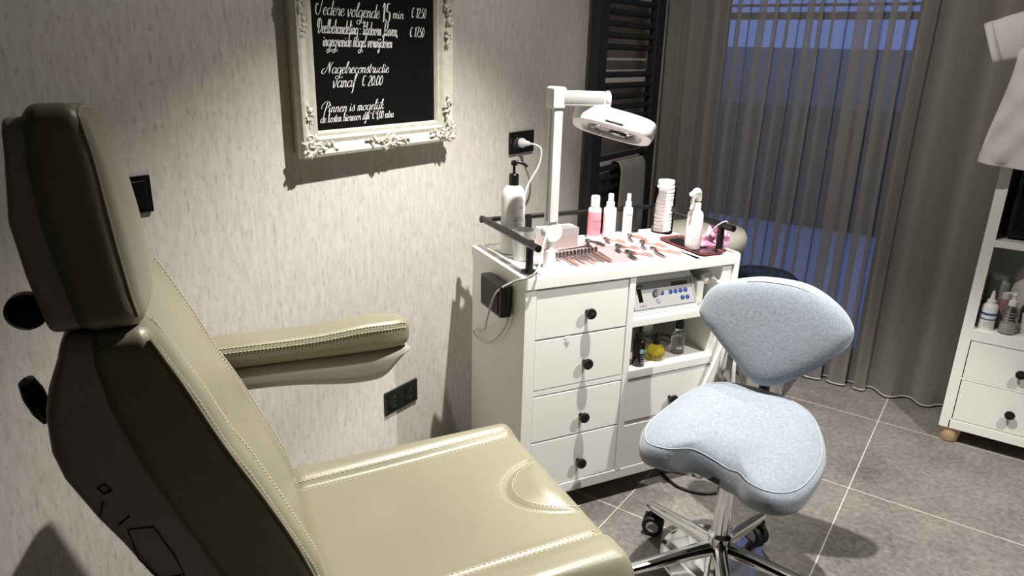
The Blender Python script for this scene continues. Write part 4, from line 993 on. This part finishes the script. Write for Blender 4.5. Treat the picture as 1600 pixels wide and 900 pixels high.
bm = bmesh.new(); tube(bm, hem, .0032, 6); link('hem_cord', bm, mat('hem_white', (.55, .53, .50), .8), cur, True)
boxes('curtain_track', [(.02, 1.42, 3.335, 3.36, 2.40, CEIL)], M_whitepl, cur, .002)

# ================================================================== GREY SEAT AND CHROME BIN BEHIND THE CABINET
t = thing('cushion_stool', 'grey rounded cushion seat behind the right end of the drawer cabinet', 'stool', (.560, 2.69, 0))
latheobj('cushion', [(.08, .70), (.145, .705), (.165, .725), (.168, .76), (.155, .785), (.10, .796), (.0, .798)], M_grey, t, seg=40, ang=80)
latheobj('stem', [(.03, .04), (.03, .705)], M_chrome, t); latheobj('foot_disc', [(.16, 0), (.16, .012), (.04, .045), (.0, .046)], M_chrome, t, seg=40)
t = thing('pedal_bin', 'round chrome pedal bin with dark lid by the curtain', 'bin', (.735, 2.985, 0))
latheobj('bin_body', [(.148, .02), (.150, .03), (.150, .50), (.147, .505), (.0, .505)], M_chrome, t, seg=48)
latheobj('lid', [(.152, .500), (.154, .512), (.150, .540), (.125, .560), (.07, .570), (.0, .572)], M_glossb, t, seg=48, ang=60)
latheobj('base_ring', [(.150, 0), (.153, .003), (.153, .02), (.149, .022)], M_blackm, t, seg=48); boxes('pedal', [(-.03, .03, -.185, -.145, .008, .018)], M_steel, t, .003)

# ================================================================== RIGHT CABINET
X0, X1, Y0, Y1 = 1.474, 2.25, 3.035, 3.412
RC = thing('storage_cabinet', 'tall white storage cabinet with drawers and wooden feet at the right', 'cabinet', (X0, Y0, 0)); w = X1-X0; d_ = Y1-Y0
boxes('carcass', [(0, .037, 0, d_, .068, 1.90), (w-.037, w, 0, d_, .068, 1.90), (.03, w-.03, d_-.012, d_, .08, 1.90), (.03, w-.03, 0, d_-.01, .068, .105), (0, w, 0, d_, 1.87, 1.905), (.03, w-.03, .002, d_-.01, .277, .284)], M_white, RC, .0015)
for z0, z1 in ((.440, .482), (.803, .829), (1.25, 1.27)): boxes('shelf', [(.03, w-.03, .001, d_-.01, z0, z1)], M_white, RC, .0012)
for z0, z1, kz in ((.285, .437, .355), (.108, .276, .190)):
    dr = boxes('drawer', [(.040, w-.040, .003, .02, z0, z1)], M_white, RC, .0015)
    latheobj('knob', knob_prof, M_glossb, dr, (.212, .003, kz), 24, AX_NY); latheobj('knob', knob_prof, M_glossb, dr, (w-.212, .003, kz), 24, AX_NY)
for fx, fy in ((.042, .045), (w-.042, .045), (.042, d_-.05), (w-.042, d_-.05)):
    latheobj('foot', [(.026, .0), (.031, .006), (.036, .04), (.038, .068)], M_wood, RC, (fx, fy, 0), 24)
t = thing('black_appliance', 'large black appliance on the upper shelf of the right cabinet', 'appliance', (1.535, 3.075, .829))
boxes('housing', [(0, .46, 0, .30, .006, .36)], M_black, t, .012); boxes('front_door', [(.012, .33, -.006, .0, .03, .34)], M_glossb, t, .004); boxes('foot', [(.03, .06, .03, .06, 0, .008), (.40, .43, .03, .06, 0, .008), (.03, .06, .24, .27, 0, .008), (.40, .43, .24, .27, 0, .008)], M_blackm, t, .001)
def rb(name, label, x, y, cat='bottle'): return thing(name, label, cat, (x, y, .482), 0, 'bottles on the right cabinet shelf')
t = rb('squeeze_bottle', 'white squeeze bottle with pointed cap at the left of the right cabinet shelf', 1.546, 3.085)
b = latheobj('body', [(.024, 0), (.026, .003), (.0265, .088), (.022, .098), (.013, .102)], M_whitepl, t, ang=50); latheobj('cap', [(.015, .101), (.015, .112), (.009, .117), (.004, .148), (0, .150)], M_whitepl, t)
bm = bmesh.new(); lathe(bm, [(.0267, .058), (.0270, .059), (.0270, .066), (.0267, .067)], seg=28); lathe(bm, [(.0267, .040), (.0270, .041), (.0270, .044), (.0267, .045)], seg=28); link('label_band', bm, M_ink_b, b)
for k in range(3): text_on('print', 'cleansing', M_ink_d, b, cyl_wrap(0, 0, .0271, .030-.008*k, math.radians(-112)), width=.026, height=.006)
t = rb('clear_pump_bottle', 'clear pump bottle with white pump on the right cabinet shelf', 1.611, 3.075)
b = latheobj('body', [(.024, 0), (.0265, .003), (.0265, .094), (.022, .106), (.012, .110)], M_glass, t, ang=50)
latheobj('liquid', [(.022, .004), (.0245, .006), (.0245, .04), (0, .04)], mat('milky_gel', (.80, .79, .77), .2, trans=.4), b)
latheobj('collar', [(.0145, .108), (.0145, .126), (.006, .130), (.0055, .146), (.010, .148), (.010, .158), (0, .159)], M_whitepl, t); tubeobj('spout', [(.0, 0, .154), (-.018, -.008, .155), (-.030, -.012, .151)], .0042, M_whitepl, t)
for k in range(6): text_on('print', 'handgel extra soft', M_ink, b, cyl_wrap(0, 0, .0270, .084-.011*k, math.radians(-125)), width=.036, height=.006)
t = rb('jug', 'large milky jug with black cap behind the clear pump bottle', 1.672, 3.215, 'jug')
b = latheobj('body', [(.072, 0), (.076, .005), (.076, .190), (.072, .215), (.058, .233), (.038, .244), (.032, .248)], M_jug, t, ang=50); latheobj('cap', [(.040, .240), (.040, .276), (.034, .281), (0, .281)], M_blackm, t)
text_on('print', 'V', M_ink_d, b, cyl_wrap(0, 0, .0764, .140, math.radians(-112)), width=.024, height=.03, off=.01)
boxes('label_panel', [(-.03, .03, -.0775, -.075, .03, .10)], M_ink_d, b, .001)
t = rb('basket', 'white perforated plastic basket at the right of the shelf', 1.690, 3.10, 'basket')
latheobj('basket_wall', [(.036, 0), (.038, .003), (.043, .075), (.044, .078), (.041, .078), (.035, .006)], M_whitepl, t)
bm = bmesh.new()
for row in (.012, .022):
    for k in range(16):
        a = 2*PI*k/16+row*20; r_ = .0385+row*.0667; lathe(bm, [(0, 0), (.0022, 0), (.0022, .0012), (0, .0012)], (r_*math.cos(a), r_*math.sin(a), row), 8, Matrix.Rotation(a, 3, 'Z') @ AX_X)
link('holes', bm, M_blackm, t)
for i, (x, y, h, mt, lab) in enumerate(((1.555, 3.20, .17, M_greypan, 'grey lidded tub at the back left of the right cabinet shelf'), (1.585, 3.135, .115, mat('dusky_pink', (.32, .17, .18), .5), 'dusky pink bottle between the squeeze bottle and the clear pump bottle'))):
    t = rb('tub' if i == 0 else 'pink_bottle', lab, x, y, 'tub' if i == 0 else 'bottle'); r = (.038, .018)[i]
    latheobj('body', [(r*.95, 0), (r, .004), (r, h*.42), (r*.9, h*.45), (r, h*.48), (r, h-.01), (r*.8, h)], mt, t, ang=30); latheobj('cap', [(r*.75, h), (r*.75, h+.02), (0, h+.021)], M_jug, t)
t = tubeobj('cord_loop', [(1.472, 3.405, .925), (1.452, 3.40, .922), (1.446, 3.40, .90), (1.458, 3.40, .88), (1.474, 3.405, .868)], .004, M_black); tag(t, 'black cord loop on the wall beside the tall white cabinet', 'cord')

# ================================================================== TUNIC on a hanger
TU = thing('work_tunic', 'white short-sleeved work tunic hanging in front of the tall cabinet', 'tunic', (1.66, 2.975, 1.09))
def tz(x, z): return 0
hw = lambda z: .255-.042*sstep(.0, .36, z)+.01*sstep(.36, .5, z)
bm = bmesh.new(); NU, NV = 64, 26; V = []
for j in range(NV+1):
    z = .56*j/NV; W_ = hw(z); ring = []
    for i in range(NU):
        a = 2*PI*i/NU; c, s = math.cos(a), math.sin(a)
        th = .040*(1-.35*sstep(.3, .56, z)); x = W_*math.copysign(abs(c)**.8, c); y = th*math.copysign(abs(s)**.8, s)
        y += .010*math.sin(x*34+z*16)+.006*math.sin(x*66-z*38)*(1-z)+.004*math.sin(z*60+x*20); z2 = z+.016*(abs(x)/W_)**2*(1-j/NV)
        z2 += .16*(abs(x)/.25)*0 - .11*sstep(.4, .56, z)*(abs(x)/W_)**1.5
        ring.append(bm.verts.new((x, y, z2)))
    V.append(ring)
for a, b in zip(V, V[1:]):
    for k in range(NU): bm.faces.new((a[k], a[(k+1) % NU], b[(k+1) % NU], b[k]))
TUB = [[v.co.copy() for v in r] for r in V[:3]]
o = link('body', bm, M_tunic, TU, True); md = o.modifiers.new('thickness', 'SOLIDIFY'); md.thickness = .0025
bm = bmesh.new(); V = []
for j, z in enumerate((.0, .018, .036)):
    ring = []
    for i in range(NU):
        v = TUB[0][i].lerp(TUB[2][i], z/.0431); ring.append(bm.verts.new((v.x*1.012, v.y*1.05, v.z)))
    V.append(ring)
for a, b in zip(V, V[1:]):
    for k in range(NU): bm.faces.new((a[k], a[(k+1) % NU], b[(k+1) % NU], b[k]))
link('hem', bm, M_tunic, o, True)
for s in (-1, 1):
    bm = bmesh.new(); V = []
    c0, c1 = Vector((s*.130, 0, .470)), Vector((s*.300, 0, .398)); ax = (c1-c0).normalized(); nn = Vector((-ax.z, 0, ax.x))
    for j in range(13):
        f = j/12; c = c0.lerp(c1, f); ring = []
        for i in range(32):
            a = 2*PI*i/32; r1 = .075-.008*f; ring.append(bm.verts.new(c+nn*r1*math.cos(a)*(1+.05*math.sin(3*a+5*f))+Vector((0, .034*math.sin(a)+.005*math.sin(6*f+2*a), 0))))
        V.append(ring)
    for a, b in zip(V, V[1:]):
        for k in range(32): bm.faces.new((a[k], a[(k+1) % 32], b[(k+1) % 32], b[k]))
    o = link('sleeve', bm, M_tunic, TU, True); md = o.modifiers.new('thickness', 'SOLIDIFY'); md.thickness = .0025
    bm = bmesh.new(); rr = V = []
    for f, k in ((.86, 1.03), (1.0, 1.03)):
        c = c0.lerp(c1, f); V.append([bm.verts.new(c+nn*(.075-.008*f)*k*math.cos(2*PI*i/32)*(1+.05*math.sin(6*PI*i/32+5*f))+Vector((0, k*.034*math.sin(2*PI*i/32)+.005*math.sin(6*f+4*PI*i/32), 0))) for i in range(32)])
    for k in range(32): bm.faces.new((V[0][k], V[0][(k+1) % 32], V[1][(k+1) % 32], V[1][k]))
    o2 = link('cuff', bm, M_tunic, o, True); md = o2.modifiers.new('thickness', 'SOLIDIFY'); md.thickness = .003
t = thing('clothes_hanger', 'hanger holding the white tunic on the tall cabinet', 'hanger', (1.66, 2.985, 1.66))
tubeobj('shoulder_bar', [(-.19, 0, -.11), (-.1, 0, -.045), (0, 0, -.01), (.1, 0, -.045), (.19, 0, -.11)], .006, M_wood, t)
tubeobj('hook', [(0, 0, -.01), (0, 0, .12), (0, .01, .24), (0, .05, .2585), (0, .09, .2535)], .003, M_steel, t)
